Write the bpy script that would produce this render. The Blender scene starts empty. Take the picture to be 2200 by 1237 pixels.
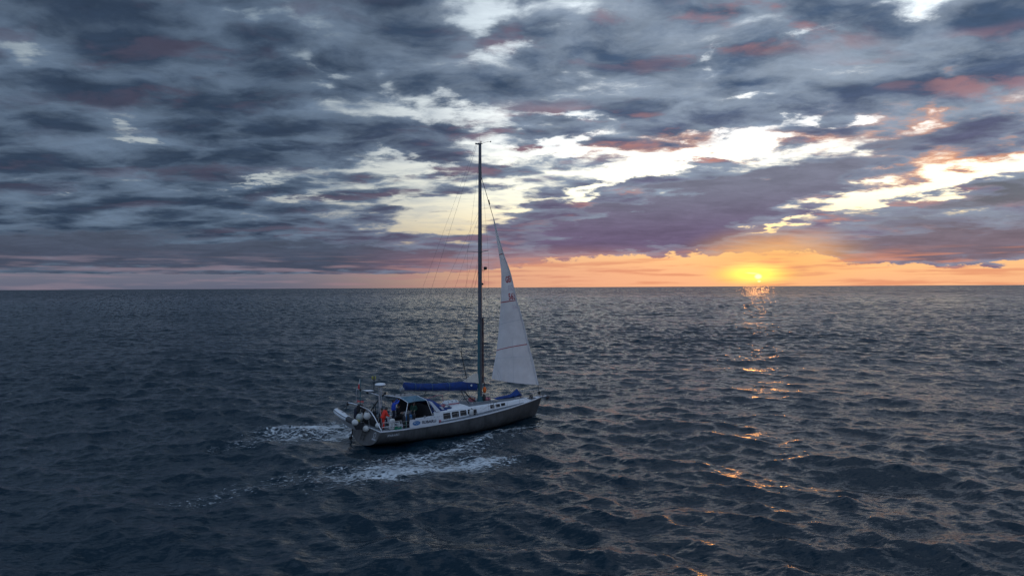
import bpy, math, random
import numpy as np
from mathutils import Matrix, Vector

random.seed(7)
RNG = np.random.default_rng(11)
scene = bpy.context.scene
COL = scene.collection

# ------------------------------------------------------------------ camera
FPX = 1467.0            # focal length in pixels of the 2200 px wide photograph
CAM_H = 12.0
ROLL = math.radians(0.29)
cam_data = bpy.data.cameras.new('camera')
cam = bpy.data.objects.new('camera', cam_data)
COL.objects.link(cam)
cam_data.sensor_width = 36.0
cam_data.lens = 36.0 * FPX / 2200.0
cam_data.shift_y = -1.5 / 2200.0
cam_data.clip_start = 0.5
cam_data.clip_end = 80000.0
cam.location = (0, 0, CAM_H)
cam.rotation_euler = (Matrix.Rotation(math.radians(90), 3, 'X') @ Matrix.Rotation(-ROLL, 3, 'Z')).to_euler()
scene.camera = cam
scene.view_settings.view_transform = 'Standard'
scene.view_settings.look = 'None'
scene.view_settings.exposure = 0.0
scene.view_settings.gamma = 1.0
scene.view_settings.use_curve_mapping = False


def unroll(px, py):
    x, y = px - 1100.0, py - 617.0
    c, s = math.cos(ROLL), math.sin(ROLL)
    return x * c - y * s, x * s + y * c


def azel(px, py):
    """direction of a place in the sky, degrees right of north and above the horizon"""
    x, y = unroll(px, py)
    return (math.degrees(math.atan2(x, FPX)), math.degrees(math.atan2(-y, math.hypot(x, FPX))))


SUN_AZ, SUN_EL = azel(1629, 595)

# ------------------------------------------------------------------ node helpers
class NT:
    def __init__(self, tree):
        self.t = tree
        self.n = tree.nodes
        self.l = tree.links

    def set(self, sock, v):
        if isinstance(v, bpy.types.NodeSocket):
            self.l.new(v, sock)
        elif v is not None:
            if isinstance(v, (tuple, list)) and sock.type == 'RGBA' and len(v) == 3:
                v = (*v, 1)
            sock.default_value = v

    def m(self, op, a, b=None, c=None, clamp=False):
        n = self.n.new('ShaderNodeMath'); n.operation = op; n.use_clamp = clamp
        for i, v in enumerate((a, b, c)):
            if v is not None: self.set(n.inputs[i], v)
        return n.outputs[0]

    def v(self, op, a, b=None, out=0):
        n = self.n.new('ShaderNodeVectorMath'); n.operation = op
        self.set(n.inputs[0], a)
        if b is not None:
            self.set(n.inputs['Scale'] if op == 'SCALE' else n.inputs[1], b)
        return n.outputs['Value'] if op in ('LENGTH', 'DOT_PRODUCT', 'DISTANCE') else n.outputs['Vector']

    def xyz(self, x, y, z):
        n = self.n.new('ShaderNodeCombineXYZ')
        for i, v in enumerate((x, y, z)): self.set(n.inputs[i], v)
        return n.outputs[0]

    def sep(self, v):
        n = self.n.new('ShaderNodeSeparateXYZ'); self.set(n.inputs[0], v)
        return n.outputs

    def ss(self, v, a, b, lo=0.0, hi=1.0, kind='SMOOTHSTEP'):
        n = self.n.new('ShaderNodeMapRange'); n.interpolation_type = kind; n.clamp = True
        for i, q in zip((0, 1, 2, 3, 4), (v, a, b, lo, hi)): self.set(n.inputs[i], q)
        return n.outputs[0]

    def noise(self, vec, scale=1.0, detail=4.0, rough=0.5, lac=2.0, dist=0.0, out='Fac'):
        n = self.n.new('ShaderNodeTexNoise'); n.noise_dimensions = '3D'
        self.set(n.inputs['Vector'], vec); self.set(n.inputs['Scale'], scale)
        n.inputs['Detail'].default_value = detail; n.inputs['Roughness'].default_value = rough
        n.inputs['Lacunarity'].default_value = lac; n.inputs['Distortion'].default_value = dist
        return n.outputs[0] if out == 'Fac' else n.outputs[1]

    def mix(self, f, a, b, blend='MIX'):
        n = self.n.new('ShaderNodeMix'); n.data_type = 'RGBA'; n.blend_type = blend
        self.set(n.inputs[0], f); self.set(n.inputs[6], a); self.set(n.inputs[7], b)
        return n.outputs[2]

    def ramp(self, f, stops, interp='LINEAR'):
        n = self.n.new('ShaderNodeValToRGB'); n.color_ramp.interpolation = interp
        e = n.color_ramp.elements
        while len(e) < len(stops): e.new(0.5)
        for q, (p, c) in zip(e, stops):
            q.position = p; q.color = (*c, 1)
        self.set(n.inputs[0], f)
        return n.outputs[0]

    def blob(self, p, c, r, rot=0.0, a=1.35, b=0.25):
        cr, sr = math.cos(rot), math.sin(rot)
        va = (cr / r[0], sr / r[0], 0); vb = (-sr / r[1], cr / r[1], 0)
        u = self.m('SUBTRACT', self.v('DOT_PRODUCT', p, va), va[0] * c[0] + va[1] * c[1])
        w = self.m('SUBTRACT', self.v('DOT_PRODUCT', p, vb), vb[0] * c[0] + vb[1] * c[1])
        return self.ss(self.m('SQRT', self.m('MULTIPLY_ADD', u, u, self.m('MULTIPLY', w, w))), a, b)


def srgb(r, g, b):
    f = lambda c: (c / 255 / 12.92) if c / 255 <= 0.04045 else ((c / 255 + 0.055) / 1.055) ** 2.4
    return (f(r), f(g), f(b))


# ------------------------------------------------------------------ world: dusk sky with a broken cloud deck
world = bpy.data.worlds.new('World')
scene.world = world
world.use_nodes = True
wt = world.node_tree
wt.nodes.clear()
W = NT(wt)
geo = W.n.new('ShaderNodeTexCoord')
D = W.v('NORMALIZE', geo.outputs['Generated'])
dx, dy, dz = W.sep(D)
zc = W.m('MAXIMUM', dz, 0.0)
az = W.m('MULTIPLY', W.m('ARCTAN2', dx, dy), 57.2958)
el = W.m('MULTIPLY', W.m('ARCSINE', zc), 57.2958)
AE = W.xyz(az, el, 0.0)

# cloud deck seen in perspective; height of the clouds themselves keeps far ones from thinning to lines
k = W.m('DIVIDE', 1.0, W.m('ADD', zc, 0.125))
P = W.xyz(W.m('MULTIPLY', dx, k), W.m('MULTIPLY', dy, k), 0.0)
warp = W.v('SUBTRACT', W.noise(P, 2.6, 3.0, 0.5, out='Color'), (0.5, 0.5, 0.5))
Pw = W.v('ADD', P, W.v('SCALE', warp, 0.20))
Pw = W.v('ADD', Pw, (3.7, 1.3, 0.4))
# slowly turned so the streets of cloud run down to the left, as a wind-drawn deck does
mp = W.n.new('ShaderNodeMapping'); W.set(mp.inputs[0], Pw)
mp.inputs['Rotation'].default_value = (0, 0, math.radians(-8)); mp.inputs['Scale'].default_value = (0.75, 1.0, 1)
Pw = mp.outputs[0]
n_big = W.noise(Pw, 2.8, 9.0, 0.55, 2.1)
vor = W.n.new('ShaderNodeTexVoronoi'); vor.feature = 'SMOOTH_F1'; vor.voronoi_dimensions = '2D'
W.set(vor.inputs['Vector'], W.v('ADD', Pw, W.v('SCALE', W.v('SUBTRACT', W.noise(Pw, 4.0, 6.0, 0.62, out='Color'), (0.5, 0.5, 0.5)), 0.42)))
vor.inputs['Scale'].default_value = 4.0; vor.inputs['Smoothness'].default_value = 0.35
cell = W.m('SUBTRACT', 0.40, vor.outputs['Distance'])
sunP = (math.sin(math.radians(SUN_AZ)) * 0.10, math.cos(math.radians(SUN_AZ)) * 0.10, 0)
n_off = W.noise(W.v('ADD', Pw, sunP), 2.8, 5.0, 0.50, 2.1)
n_fine = W.noise(Pw, 10.0, 8.0, 0.66, 2.1)

# angular positions get a ragged edge before they place cloud banks and openings
elk = W.ss(el, 0.0, 12.0, 0.25, 1.0, 'LINEAR')
wn = W.sep(W.v('SUBTRACT', W.noise(P, 3.2, 7.0, 0.6, out='Color'), (0.5, 0.5, 0.5)))
AW = W.v('ADD', AE, W.xyz(W.m('MULTIPLY', wn[0], 9.0), W.m('MULTIPLY', W.m('MULTIPLY', wn[1], 7.0), elk), 0.0))


def place(px, py, rx, ry, rot=0.0):
    c = azel(px, py)
    s = 1.0 / FPX * 57.2958
    return c, (rx * s, ry * s), math.radians(rot)


def field(items):
    tot = None
    for (px, py, rx, ry, rot, amt) in items:
        c, r, q = place(px, py, rx, ry, rot)
        b = W.blob(AW, c, r, q, 1.5, 0.0)
        tot = W.m('MULTIPLY_ADD', b, amt, tot if tot is not None else 0.0)
    return tot

BANKS = [  # photo position, half sizes, tilt (+ rises to the right), amount
    (1480, 455, 440, 80, 11, 0.34),
    (1390, 512, 300, 56, 2, 0.34),
    (1200, 500, 150, 50, 6, 0.16),
    (2020, 532, 450, 66, 3, 0.36),
    (2120, 430, 260, 30, 8, 0.26),
    (1830, 150, 330, 100, 8, 0.20),
    (2150, 140, 160, 130, 0, 0.18),
    (1380, 90, 280, 90, -5, 0.10),
    (1330, 215, 270, 42, 5, 0.16),
    (1560, 255, 150, 40, 0, 0.12),
    (850, 80, 260, 90, -14, 0.16),
    (250, 50, 360, 100, -8, 0.30),
    (200, 190, 360, 90, -10, 0.28),
    (600, 270, 420, 60, -8, 0.16),
    (120, 350, 380, 90, 0, 0.24),
    (640, 350, 360, 24, 0, 0.06),
    (250, 525, 640, 66, 0, 0.40),
    (800, 545, 340, 40, 0, 0.22),
    (1260, 282, 200, 26, 0, 0.14),
    (1200, 372, 210, 34, 6, 0.16),
    (2080, 265, 170, 40, 0, 0.14),
    (1900, 260, 90, 22, 0, 0.14),
]
GAPS = [
    (1150, 300, 520, 150, 0, -0.10),
    (900, 380, 500, 60, 0, -0.07),
    (1035, 15, 95, 60, -25, -0.262),
    (540, 45, 150, 24, -33, -0.164),
    (640, 110, 50, 80, 30, -0.131),
    (70, 108, 130, 24, -10, -0.279),
    (312, 246, 90, 34, 20, -0.246),
    (300, 297, 60, 11, 0, -0.246),
    (1945, 18, 110, 52, 15, -0.328),
    (1740, 55, 120, 14, 12, -0.197),
    (900, 205, 170, 26, -22, -0.197),
    (930, 255, 70, 20, 10, -0.197),
    (700, 165, 26, 70, 30, -0.180),
    (480, 155, 120, 18, -20, -0.148),
    (1130, 95, 120, 20, 20, -0.180),
    (1270, 95, 40, 20, 20, -0.131),
    (1530, 140, 55, 26, 40, -0.262),
    (1615, 200, 55, 16, 20, -0.213),
    (1220, 252, 130, 12, 0, -0.213),
    (1200, 325, 230, 19, -3, -0.236),
    (1460, 338, 230, 16, 6, -0.201),
    (1560, 290, 160, 14, 4, -0.153),
    (1720, 300, 200, 26, 5, -0.189),
    (1760, 248, 100, 14, 5, -0.279),
    (1900, 320, 300, 24, 6, -0.241),
    (1800, 440, 230, 34, 11, -0.298),
    (2060, 385, 240, 24, 6, -0.259),
    (2000, 462, 260, 10, 2, -0.295),
    (1310, 395, 230, 13, 14, -0.279),
    (2030, 190, 22, 80, -20, -0.197),
    (965, 470, 160, 52, 4, -0.42),
    (1080, 415, 70, 26, 0, -0.246),
    (890, 350, 150, 14, 0, -0.246),
    (540, 395, 70, 7, 0, -0.262),
    (480, 436, 60, 6, 0, -0.213),
    (600, 312, 260, 5, 0, -0.131),
    (640, 420, 300, 5, 0, -0.131),
    (90, 463, 80, 6, 0, -0.246),
    (100, 400, 50, 5, 0, -0.213),
    (300, 440, 90, 5, 0, -0.164),
    (1090, 540, 120, 8, 0, -0.328),
    (1640, 492, 120, 7, 14, -0.328),
    (2130, 570, 60, 6, 0, -0.328),
]
ctrl = W.m('ADD', field(BANKS), field(GAPS))
dens = W.m('ADD', W.m('ADD', W.m('MULTIPLY', W.m('SUBTRACT', n_big, 0.5), 0.90), 0.625), ctrl)
dens = W.m('ADD', dens, W.m('MULTIPLY', W.m('SUBTRACT', n_fine, 0.5), 0.34))
dens = W.m('ADD', dens, W.m('MULTIPLY', cell, W.ss(el, 1.5, 6.0, 0.15, 0.45)))
# the deck ends a little above the horizon
base_l = W.ss(az, -6.0, 8.0, 0.0, 1.0)
floor_el = W.m('ADD', W.m('MULTIPLY', base_l, 1.35), 1.10)
right_low = W.ss(az, 24.0, 27.0, 0.0, 1.0)
floor_el = W.m('SUBTRACT', floor_el, W.m('MULTIPLY', right_low, 1.15))
rag = W.m('MULTIPLY', W.m('SUBTRACT', W.noise(W.xyz(W.m('MULTIPLY', az, 0.25), W.m('MULTIPLY', el, 0.5), 4.0), 2.2, 5.0, 0.6), 0.5), 1.1)
low = W.ss(W.m('ADD', el, W.m('MULTIPLY', rag, W.ss(az, -10.0, 3.0, 0.25, 2.0))), W.m('SUBTRACT', floor_el, W.ss(az, -12.0, 4.0, 0.10, 0.70)), W.m('ADD', floor_el, W.ss(az, -12.0, 4.0, 0.12, 0.75)))
dens = W.m('SUBTRACT', dens, W.m('MULTIPLY', W.m('SUBTRACT', 1.0, low), 1.1))
dens = W.m('ADD', dens, W.ss(el, 22.0, 34.0, 0.0, 0.08))

# sun proximity
sa, se = math.radians(SUN_AZ), math.radians(SUN_EL)
SUNV = (math.sin(sa) * math.cos(se), math.cos(sa) * math.cos(se), math.sin(se))
ang = W.m('MULTIPLY', W.m('ARCCOSINE', W.m('MINIMUM', W.v('DOT_PRODUCT', D, SUNV), 0.999999)), 57.2958)
daz = W.m('ABSOLUTE', W.m('SUBTRACT', az, SUN_AZ))
near60 = W.ss(ang, 62.0, 4.0)
near25 = W.ss(ang, 27.0, 1.0)
near9 = W.ss(ang, 8.0, 0.3)

# clear air behind the deck
grad_sun = W.ramp(W.m('DIVIDE', el, 40.0), [
    (0.0, srgb(248, 182, 136)), (0.05, srgb(252, 200, 138)), (0.11, srgb(252, 226, 166)), (0.19, srgb(252, 246, 214)),
    (0.30, srgb(248, 250, 246)), (0.50, srgb(214, 224, 230)), (1.0, srgb(168, 184, 200))])
grad_far = W.ramp(W.m('DIVIDE', el, 40.0), [
    (0.0, srgb(98, 102, 122)), (0.03, srgb(112, 114, 130)), (0.10, srgb(164, 162, 158)), (0.2, srgb(180, 188, 190)),
    (0.5, srgb(158, 174, 186)), (1.0, srgb(112, 130, 148))])
sunmix = W.ss(az, -22.0, 14.0, 0.0, 1.0)
behind = W.ss(W.m('ABSOLUTE', az), 120.0, 50.0, 0.0, 1.0)
sunmix = W.m('MULTIPLY', sunmix, behind)
clear = W.mix(sunmix, grad_far, grad_sun)
sky = W.n.new('ShaderNodeTexSky')
sky.sky_type = 'NISHITA'
sky.sun_disc = False
sky.sun_elevation = math.radians(max(SUN_EL, 0.6))
sky.sun_rotation = math.radians(SUN_AZ)
sky.air_density = 1.2
sky.dust_density = 2.0
W.set(sky.inputs[0], D) if len(sky.inputs) else None
clear = W.mix(1.0, clear, W.v('SCALE', sky.outputs[0], W.m('MULTIPLY_ADD', sunmix, 0.012, 0.005)), 'ADD')
# high thin cloud in the openings
wisp = W.m('MULTIPLY', W.ss(W.noise(W.v('MULTIPLY', Pw, (1.0, 1.6, 1.0)), 5.0, 7.0, 0.62), 0.40, 0.66), W.ss(el, 2.0, 8.0))
clear = W.mix(W.m('MULTIPLY', wisp, 0.42), clear, W.mix(sunmix, srgb(112, 128, 146), srgb(176, 184, 194)))

# cloud colour: thin edges let the sky through, cores are slate, sides turned to the sun take its colour
tone = W.m('ADD', W.m('MULTIPLY', n_big, 1.5), W.m('ADD', W.m('MULTIPLY', ctrl, 0.55), W.m('ADD', W.m('MULTIPLY', n_fine, 0.30), W.m('MULTIPLY', cell, 0.75))))
core = W.ss(tone, 0.62, 1.30)
c_edge = W.mix(sunmix, srgb(100, 118, 140), srgb(150, 164, 182))
c_core_far = srgb(50, 65, 86)
c_core_sun = W.mix(W.ss(el, 3.0, 17.0), srgb(114, 104, 130), srgb(70, 89, 116))
c_core = W.mix(sunmix, c_core_far, c_core_sun)
cloud = W.mix(core, c_edge, c_core)
lump = W.m('ADD', W.m('MULTIPLY', W.m('SUBTRACT', n_fine, 0.5), 0.9), 1.0)
cloud = W.v('SCALE', cloud, lump)
lit = W.ss(W.m('SUBTRACT', n_big, n_off), 0.0, 0.13)
pinkness = W.m('MULTIPLY', lit, W.m('ADD', 0.50, W.m('MULTIPLY', near60, 0.5)))
lowlit = W.ss(W.noise(Pw, 1.7, 3.0, 0.5), 0.40, 0.62)
pink = W.mix(near25, W.mix(sunmix, srgb(88, 80, 98), srgb(148, 120, 136)), srgb(236, 156, 122))
cloud = W.mix(W.m('MULTIPLY', W.m('MULTIPLY', pinkness, lowlit), 0.8), cloud, pink)
lowpurple = W.m('MULTIPLY', W.ss(el, 8.0, 2.0), W.ss(az, -24.0, -4.0))
cloud = W.mix(W.m('MULTIPLY', lowpurple, 0.34), cloud, W.mix(near25, srgb(128, 106, 128), srgb(150, 112, 128)))
# orange-lit tufts high on the right
tuft = W.m('MULTIPLY', field([(2100, 335, 190, 40, 8, 1.0), (2010, 255, 170, 60, 0, 0.7), (1560, 310, 300, 22, 0, 0.55)]), W.ss(dens, 0.72, 0.5))
cloud = W.mix(W.m('MINIMUM', W.m('MULTIPLY', tuft, 0.8), 1.0), cloud, srgb(250, 156, 78))

# front-lit deck behind and cloud overhead, both unseen, brightened to light the yacht
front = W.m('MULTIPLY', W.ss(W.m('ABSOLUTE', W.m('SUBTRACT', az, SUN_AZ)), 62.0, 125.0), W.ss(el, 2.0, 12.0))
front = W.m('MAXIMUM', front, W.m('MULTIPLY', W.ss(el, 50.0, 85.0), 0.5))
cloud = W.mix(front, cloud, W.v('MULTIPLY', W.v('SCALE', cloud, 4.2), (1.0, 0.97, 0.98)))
clear = W.v('SCALE', clear, W.m('MULTIPLY_ADD', W.m('MULTIPLY', sunmix, W.ss(el, 2.6, 6.5)), 0.60, 1.0))
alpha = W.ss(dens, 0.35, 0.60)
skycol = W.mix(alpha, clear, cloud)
# three heavy far masses: the long bank left of the sun, the one right of it, the low layer on the left
def mass(items, col_top, col_low, e0, e1, soft=0.20):
    h_ = W.m('ADD', field(items), W.m('ADD', W.m('MULTIPLY', W.m('SUBTRACT', n_big, 0.5), 0.9), W.m('MULTIPLY', W.m('SUBTRACT', n_fine, 0.5), 0.45)))
    h_ = W.m('SUBTRACT', h_, W.m('MULTIPLY', W.m('SUBTRACT', 1.0, low), 0.9))
    a_ = W.ss(h_, 0.46 - soft, 0.46 + soft)
    body = W.mix(W.ss(el, e0, e1), col_low, col_top)
    body = W.mix(W.m('MULTIPLY', W.ss(n_big, 0.40, 0.66), 0.45), body, W.v('SCALE', body, 0.66))
    body = W.v('SCALE', body, W.m('ADD', W.m('MULTIPLY', W.m('SUBTRACT', n_fine, 0.5), 0.55), 1.0))
    return a_, W.mix(W.m('MULTIPLY', W.ss(h_, 0.72, 0.40), 0.55), body, c_edge)
a1, b1_ = mass([(1500, 440, 400, 62, 12, 0.75), (1400, 500, 270, 58, 3, 0.75), (1700, 398, 260, 36, 9, 0.45)], srgb(126, 128, 146), srgb(112, 98, 126), 3.4, 9.0)
skycol = W.mix(a1, skycol, b1_)
a2, b2_ = mass([(2040, 528, 420, 58, 3, 0.85), (2110, 428, 240, 26, 6, 0.6)], srgb(116, 120, 130), srgb(128, 112, 124), 2.2, 7.0, 0.32)
skycol = W.mix(a2, skycol, W.mix(W.ss(daz, 7.0, 1.5, 0.0, 0.6), b2_, srgb(236, 150, 104)))
a3, b3_ = mass([(160, 540, 700, 50, 0, 0.9), (760, 556, 300, 34, 0, 0.7)], srgb(80, 90, 108), W.mix(W.ss(az, -16.0, -3.0), srgb(74, 82, 102), srgb(138, 110, 126)), 1.5, 5.0, 0.25)
skycol = W.mix(a3, skycol, b3_)
# warm veil of rain-lit air around the low sun, dusky pink along the horizon
veil = W.m('MULTIPLY', W.blob(AE, azel(1660, 560), (8.5, 3.3), 0.0, 1.0, 0.0), 0.9)
skycol = W.mix(veil, skycol, srgb(255, 190, 116))
veil2 = W.m('MULTIPLY', W.blob(AE, azel(1240, 585), (16.0, 2.6), 0.0, 1.0, 0.1), 0.45)
skycol = W.mix(veil2, skycol, srgb(244, 170, 140))
# streaks of thin cloud across the glow
strk = W.noise(W.xyz(W.m('MULTIPLY', az, 0.16), W.m('MULTIPLY', el, 2.4), 2.0), 1.0, 5.0, 0.55)
strk = W.m('MULTIPLY', W.ss(strk, 0.46, 0.64), W.ss(el, 3.2, 1.6))
skycol = W.mix(W.m('MULTIPLY', strk, 0.75), skycol, W.mix(sunmix, srgb(134, 122, 136), srgb(228, 146, 110)))
glow = W.blob(AE, azel(1615, 590), (4.2, 1.1), 0.0, 1.0, 0.0)
skycol = W.mix(W.m('MULTIPLY', glow, 0.85), skycol, srgb(255, 232, 96))
hot = W.blob(AE, azel(1625, 585), (3.2, 1.3), 0.0, 1.0, 0.0)
skycol = W.v('MULTIPLY', skycol, W.v('ADD', (1.0, 1.0, 1.0), W.v('SCALE', (1.3, 0.75, 0.35), hot)))
# the sun itself, cut by bars of cloud
bars = W.ss(W.noise(W.xyz(W.m('MULTIPLY', az, 0.8), W.m('MULTIPLY', el, 5.0), 7.3), 1.0, 3.0, 0.5), 0.40, 0.55)
disc = W.m('ADD', W.blob(AE, azel(1629, 594), (0.36, 0.26), 0.0, 1.0, 0.35), W.m('MULTIPLY', W.blob(AE, azel(1617, 587), (0.7, 0.10), -0.1, 1.0, 0.3), 0.35))
disc = W.m('ADD', disc, W.m('MULTIPLY', W.blob(AE, azel(1631, 604), (0.17, 0.10), 0.0, 1.0, 0.35), 0.6))
skycol = W.mix(1.0, skycol, W.v('SCALE', (0.9, 0.8, 0.5), disc), 'ADD')
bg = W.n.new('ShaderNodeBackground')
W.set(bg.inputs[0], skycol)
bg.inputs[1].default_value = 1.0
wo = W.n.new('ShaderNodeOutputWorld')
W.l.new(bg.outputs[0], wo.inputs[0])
world.cycles.sampling_method = 'MANUAL'
world.cycles.sample_map_resolution = 1024

# ------------------------------------------------------------------ sun, low and dimmed by cloud
sun_data = bpy.data.lights.new('sun', 'SUN')
sun_data.energy = 0.055
sun_data.color = (1.0, 0.38, 0.08)
sun_data.angle = math.radians(2.0)
sun = bpy.data.objects.new('sun', sun_data)
COL.objects.link(sun)
sun.location = (20, 60, 40)
sun.rotation_euler = Vector(SUNV).to_track_quat('Z', 'Y').to_euler()

# ------------------------------------------------------------------ sea
NW = 110
wl = np.exp(np.linspace(np.log(0.7), np.log(30.0), NW)) * RNG.uniform(0.95, 1.05, NW)
main_dir = math.radians(250)        # the wind sea runs towards the camera and to the left
spread = np.where(wl > 12, 0.35, 0.75)
th_w = main_dir + RNG.normal(0, 1, NW) * spread
eps = 0.049 * np.where(wl > 3.6, (3.6 / wl) ** 0.95, 1.0) * np.clip((wl / 1.8), 0.6, 1) ** 0.5
amp = eps * wl / (2 * np.pi)
kk = 2 * np.pi / wl
ph = RNG.uniform(0, 2 * np.pi, NW)
wl = np.append(wl, [62.0, 47.0]); th_w = np.append(th_w, [math.radians(205), math.radians(232)])
amp = np.append(amp, [0.09, 0.07]); kk = 2 * np.pi / wl; ph = np.append(ph, [1.0, 4.0])
CHOP = 0.9


def waves(x, y, spacing):
    """displacement of the sea surface; waves finer than the local mesh are left to the material"""
    ox = np.zeros_like(x); oy = np.zeros_like(x); oz = np.zeros_like(x)
    grp = 0.9 + 0.28 * np.sin(x * 0.031 + 0.7 * np.sin(y * 0.023)) * np.sin(y * 0.041 + 1.3)
    for i in range(len(wl)):
        w = np.clip((wl[i] / spacing - 1.5) / 1.3, 0, 1)
        sel = w > 0
        if not sel.any(): continue
        xs, ys, ws = x[sel], y[sel], w[sel]
        if wl[i] < 20: ws = ws * grp[sel]
        cx, sy = math.cos(th_w[i]), math.sin(th_w[i])
        a = kk[i] * (cx * xs + sy * ys) + ph[i]
        c, s = np.cos(a), np.sin(a)
        oz[sel] += ws * amp[i] * c
        ox[sel] -= ws * amp[i] * CHOP * cx * s
        oy[sel] -= ws * amp[i] * CHOP * sy * s
    return ox, oy, oz


def grid_faces(nr, nc, wrap=False):
    r = np.arange(nr - 1)[:, None]; c = np.arange(nc if wrap else nc - 1)[None, :]
    c2 = (c + 1) % nc
    f = np.stack([r * nc + c, r * nc + c2, (r + 1) * nc + c2, (r + 1) * nc + c], -1).reshape(-1, 4)
    return f


def np_mesh(name, verts, faces, smooth=True):
    me = bpy.data.meshes.new(name)
    nv, nf = len(verts), len(faces); kf = faces.shape[1]
    me.vertices.add(nv); me.vertices.foreach_set('co', np.ascontiguousarray(verts, dtype=np.float32).ravel())
    me.loops.add(nf * kf); me.loops.foreach_set('vertex_index', np.ascontiguousarray(faces, dtype=np.int32).ravel())
    me.polygons.add(nf); me.polygons.foreach_set('loop_start', np.arange(0, nf * kf, kf, dtype=np.int32))
    try: me.polygons.foreach_set('loop_total', np.full(nf, kf, dtype=np.int32))
    except Exception: pass
    me.update(calc_edges=True)
    if smooth: me.polygons.foreach_set('use_smooth', np.ones(nf, dtype=bool))
    return me


rings = list(np.linspace(0.05, 24.0, 24))
while rings[-1] < 40000.0:
    r = rings[-1]
    rings.append(r + max(0.06, min(r * r / (FPX * CAM_H) * 1.6, (0.0036 if r < 800 else 0.008 if r < 2000 else 0.02) * r)))
rings = np.array(rings)
dr = np.gradient(rings)
a_d = np.linspace(-44, 44, 860)
a_o = np.linspace(44, 316, 90)[1:-1]
angs = np.radians(np.concatenate([a_d, a_o]))
RR, AA = np.meshgrid(rings, angs, indexing='ij')
X = (RR * np.sin(AA)).ravel(); Y = (RR * np.cos(AA)).ravel()
SP = np.repeat(np.maximum(dr, rings * math.radians(88 / 859)), len(angs)).ravel()
outside = np.tile(np.concatenate([np.zeros(860), np.ones(len(a_o))]), len(rings)) > 0
SP = np.where(outside, np.maximum(SP, RR.ravel() * math.radians(3.1)), SP)
def hull_wave(x, y):
    """the trough and ridges the yacht pushes up, in metres"""
    u, v = boat_uv(x, y)
    z = np.zeros_like(x)
    # bow wave ridge peeling away to starboard and its trough along the side
    z += 0.34 * np.exp(-((v - 5.6 - 0.10 * (13 - u)) / 0.9) ** 2) * np.exp(-((u - 8.5) / 4.6) ** 2)
    z += 0.30 * np.exp(-((v + 5.0) / 0.9) ** 2) * np.exp(-((u - 9.0) / 4.6) ** 2)
    z -= 0.25 * np.exp(-((v - .6) / 3.4) ** 2) * np.exp(-((u - 6.0) / 7.5) ** 4)
    z += 0.20 * np.exp(-((v) / 2.0) ** 2) * np.exp(-((u + 5.0) / 1.8) ** 2)
    z += 0.25 * np.exp(-((v) / 1.2) ** 2) * np.exp(-((u - 17.6) / 1.0) ** 2)
    return z


BOAT_TH, BOAT_HEEL = 0.664, 0.02
BOAT_O = Vector((-11.43, 53.29, 0.0))


def boat_uv(x, y):
    ct, st = math.cos(BOAT_TH), math.sin(BOAT_TH)
    ax, ay = x - BOAT_O.x, y - BOAT_O.y
    return ax * ct + ay * st, ax * st - ay * ct


def calm(x, y):
    """the hull flattens the chop it lies in"""
    u, v = boat_uv(x, y)
    return 1 - .72 * np.exp(-(v / 3.4) ** 2 - ((u - 7.5) / 10.5) ** 4)


ox, oy, oz = waves(X, Y, SP)
kd = calm(X, Y); ox *= kd; oy *= kd; oz *= kd
V = np.stack([X + ox, Y + oy, oz + hull_wave(X, Y)], -1)
F = grid_faces(len(rings), len(angs), wrap=True)
sea_me = np_mesh('sea', V, F[:, ::-1])
sea = bpy.data.objects.new('sea', sea_me)
COL.objects.link(sea)
sea['kind'] = 'structure'

mat = bpy.data.materials.new('sea_water')
mat.use_nodes = True
mat.node_tree.nodes.clear()
S = NT(mat.node_tree)
g = S.n.new('ShaderNodeNewGeometry')
pos = g.outputs['Position']
px_, py_, pz_ = S.sep(pos)
flat = S.xyz(px_, py_, 0.0)
dist = S.v('LENGTH', flat)
mpn = S.n.new('ShaderNodeMapping'); S.set(mpn.inputs[0], flat)
mpn.inputs['Rotation'].default_value = (0, 0, math.radians(-15)); mpn.inputs['Scale'].default_value = (0.7, 1.35, 1)
fl = mpn.outputs[0]
gust = S.noise(flat, 0.035, 3.0, 0.55)
gust = S.ss(gust, 0.3, 0.7, 0.65, 1.3)
s1 = S.v('SUBTRACT', S.noise(S.v('MULTIPLY', fl, (1.0, 1.5, 1.0)), 2.6, 6.0, 0.74, out='Color'), (0.5, 0.5, 0.5))
s2 = S.v('SUBTRACT', S.noise(S.v('MULTIPLY', fl, (1.3, 0.22, 1.0)), 1.0, 4.0, 0.65, out='Color'), (0.5, 0.5, 0.5))
s3 = S.v('SUBTRACT', S.noise(S.v('MULTIPLY', fl, (0.45, 0.03, 1.0)), 1.0, 4.0, 0.65, out='Color'), (0.5, 0.5, 0.5))
w2 = S.m('MULTIPLY', S.ss(dist, 45.0, 160.0, 0.10, 1.0), S.ss(dist, 250.0, 900.0, 1.0, 0.4))
w3 = S.ss(dist, 120.0, 500.0, 0.05, 2.0)
s4 = S.v('SUBTRACT', S.noise(S.v('MULTIPLY', fl, (0.14, 0.006, 1.0)), 1.0, 4.0, 0.65, out='Color'), (0.5, 0.5, 0.5))
w4 = S.ss(dist, 400.0, 1600.0, 0.0, 3.6)
sl = S.v('SCALE', s1, S.m('MULTIPLY', gust, S.ss(dist, 120.0, 600.0, 1.75, 0.6)))
sl = S.v('ADD', sl, S.v('SCALE', s2, S.m('MULTIPLY', w2, 1.25)))
sl = S.v('ADD', sl, S.v('SCALE', s3, w3))
sl = S.v('ADD', sl, S.v('SCALE', s4, w4))
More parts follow.
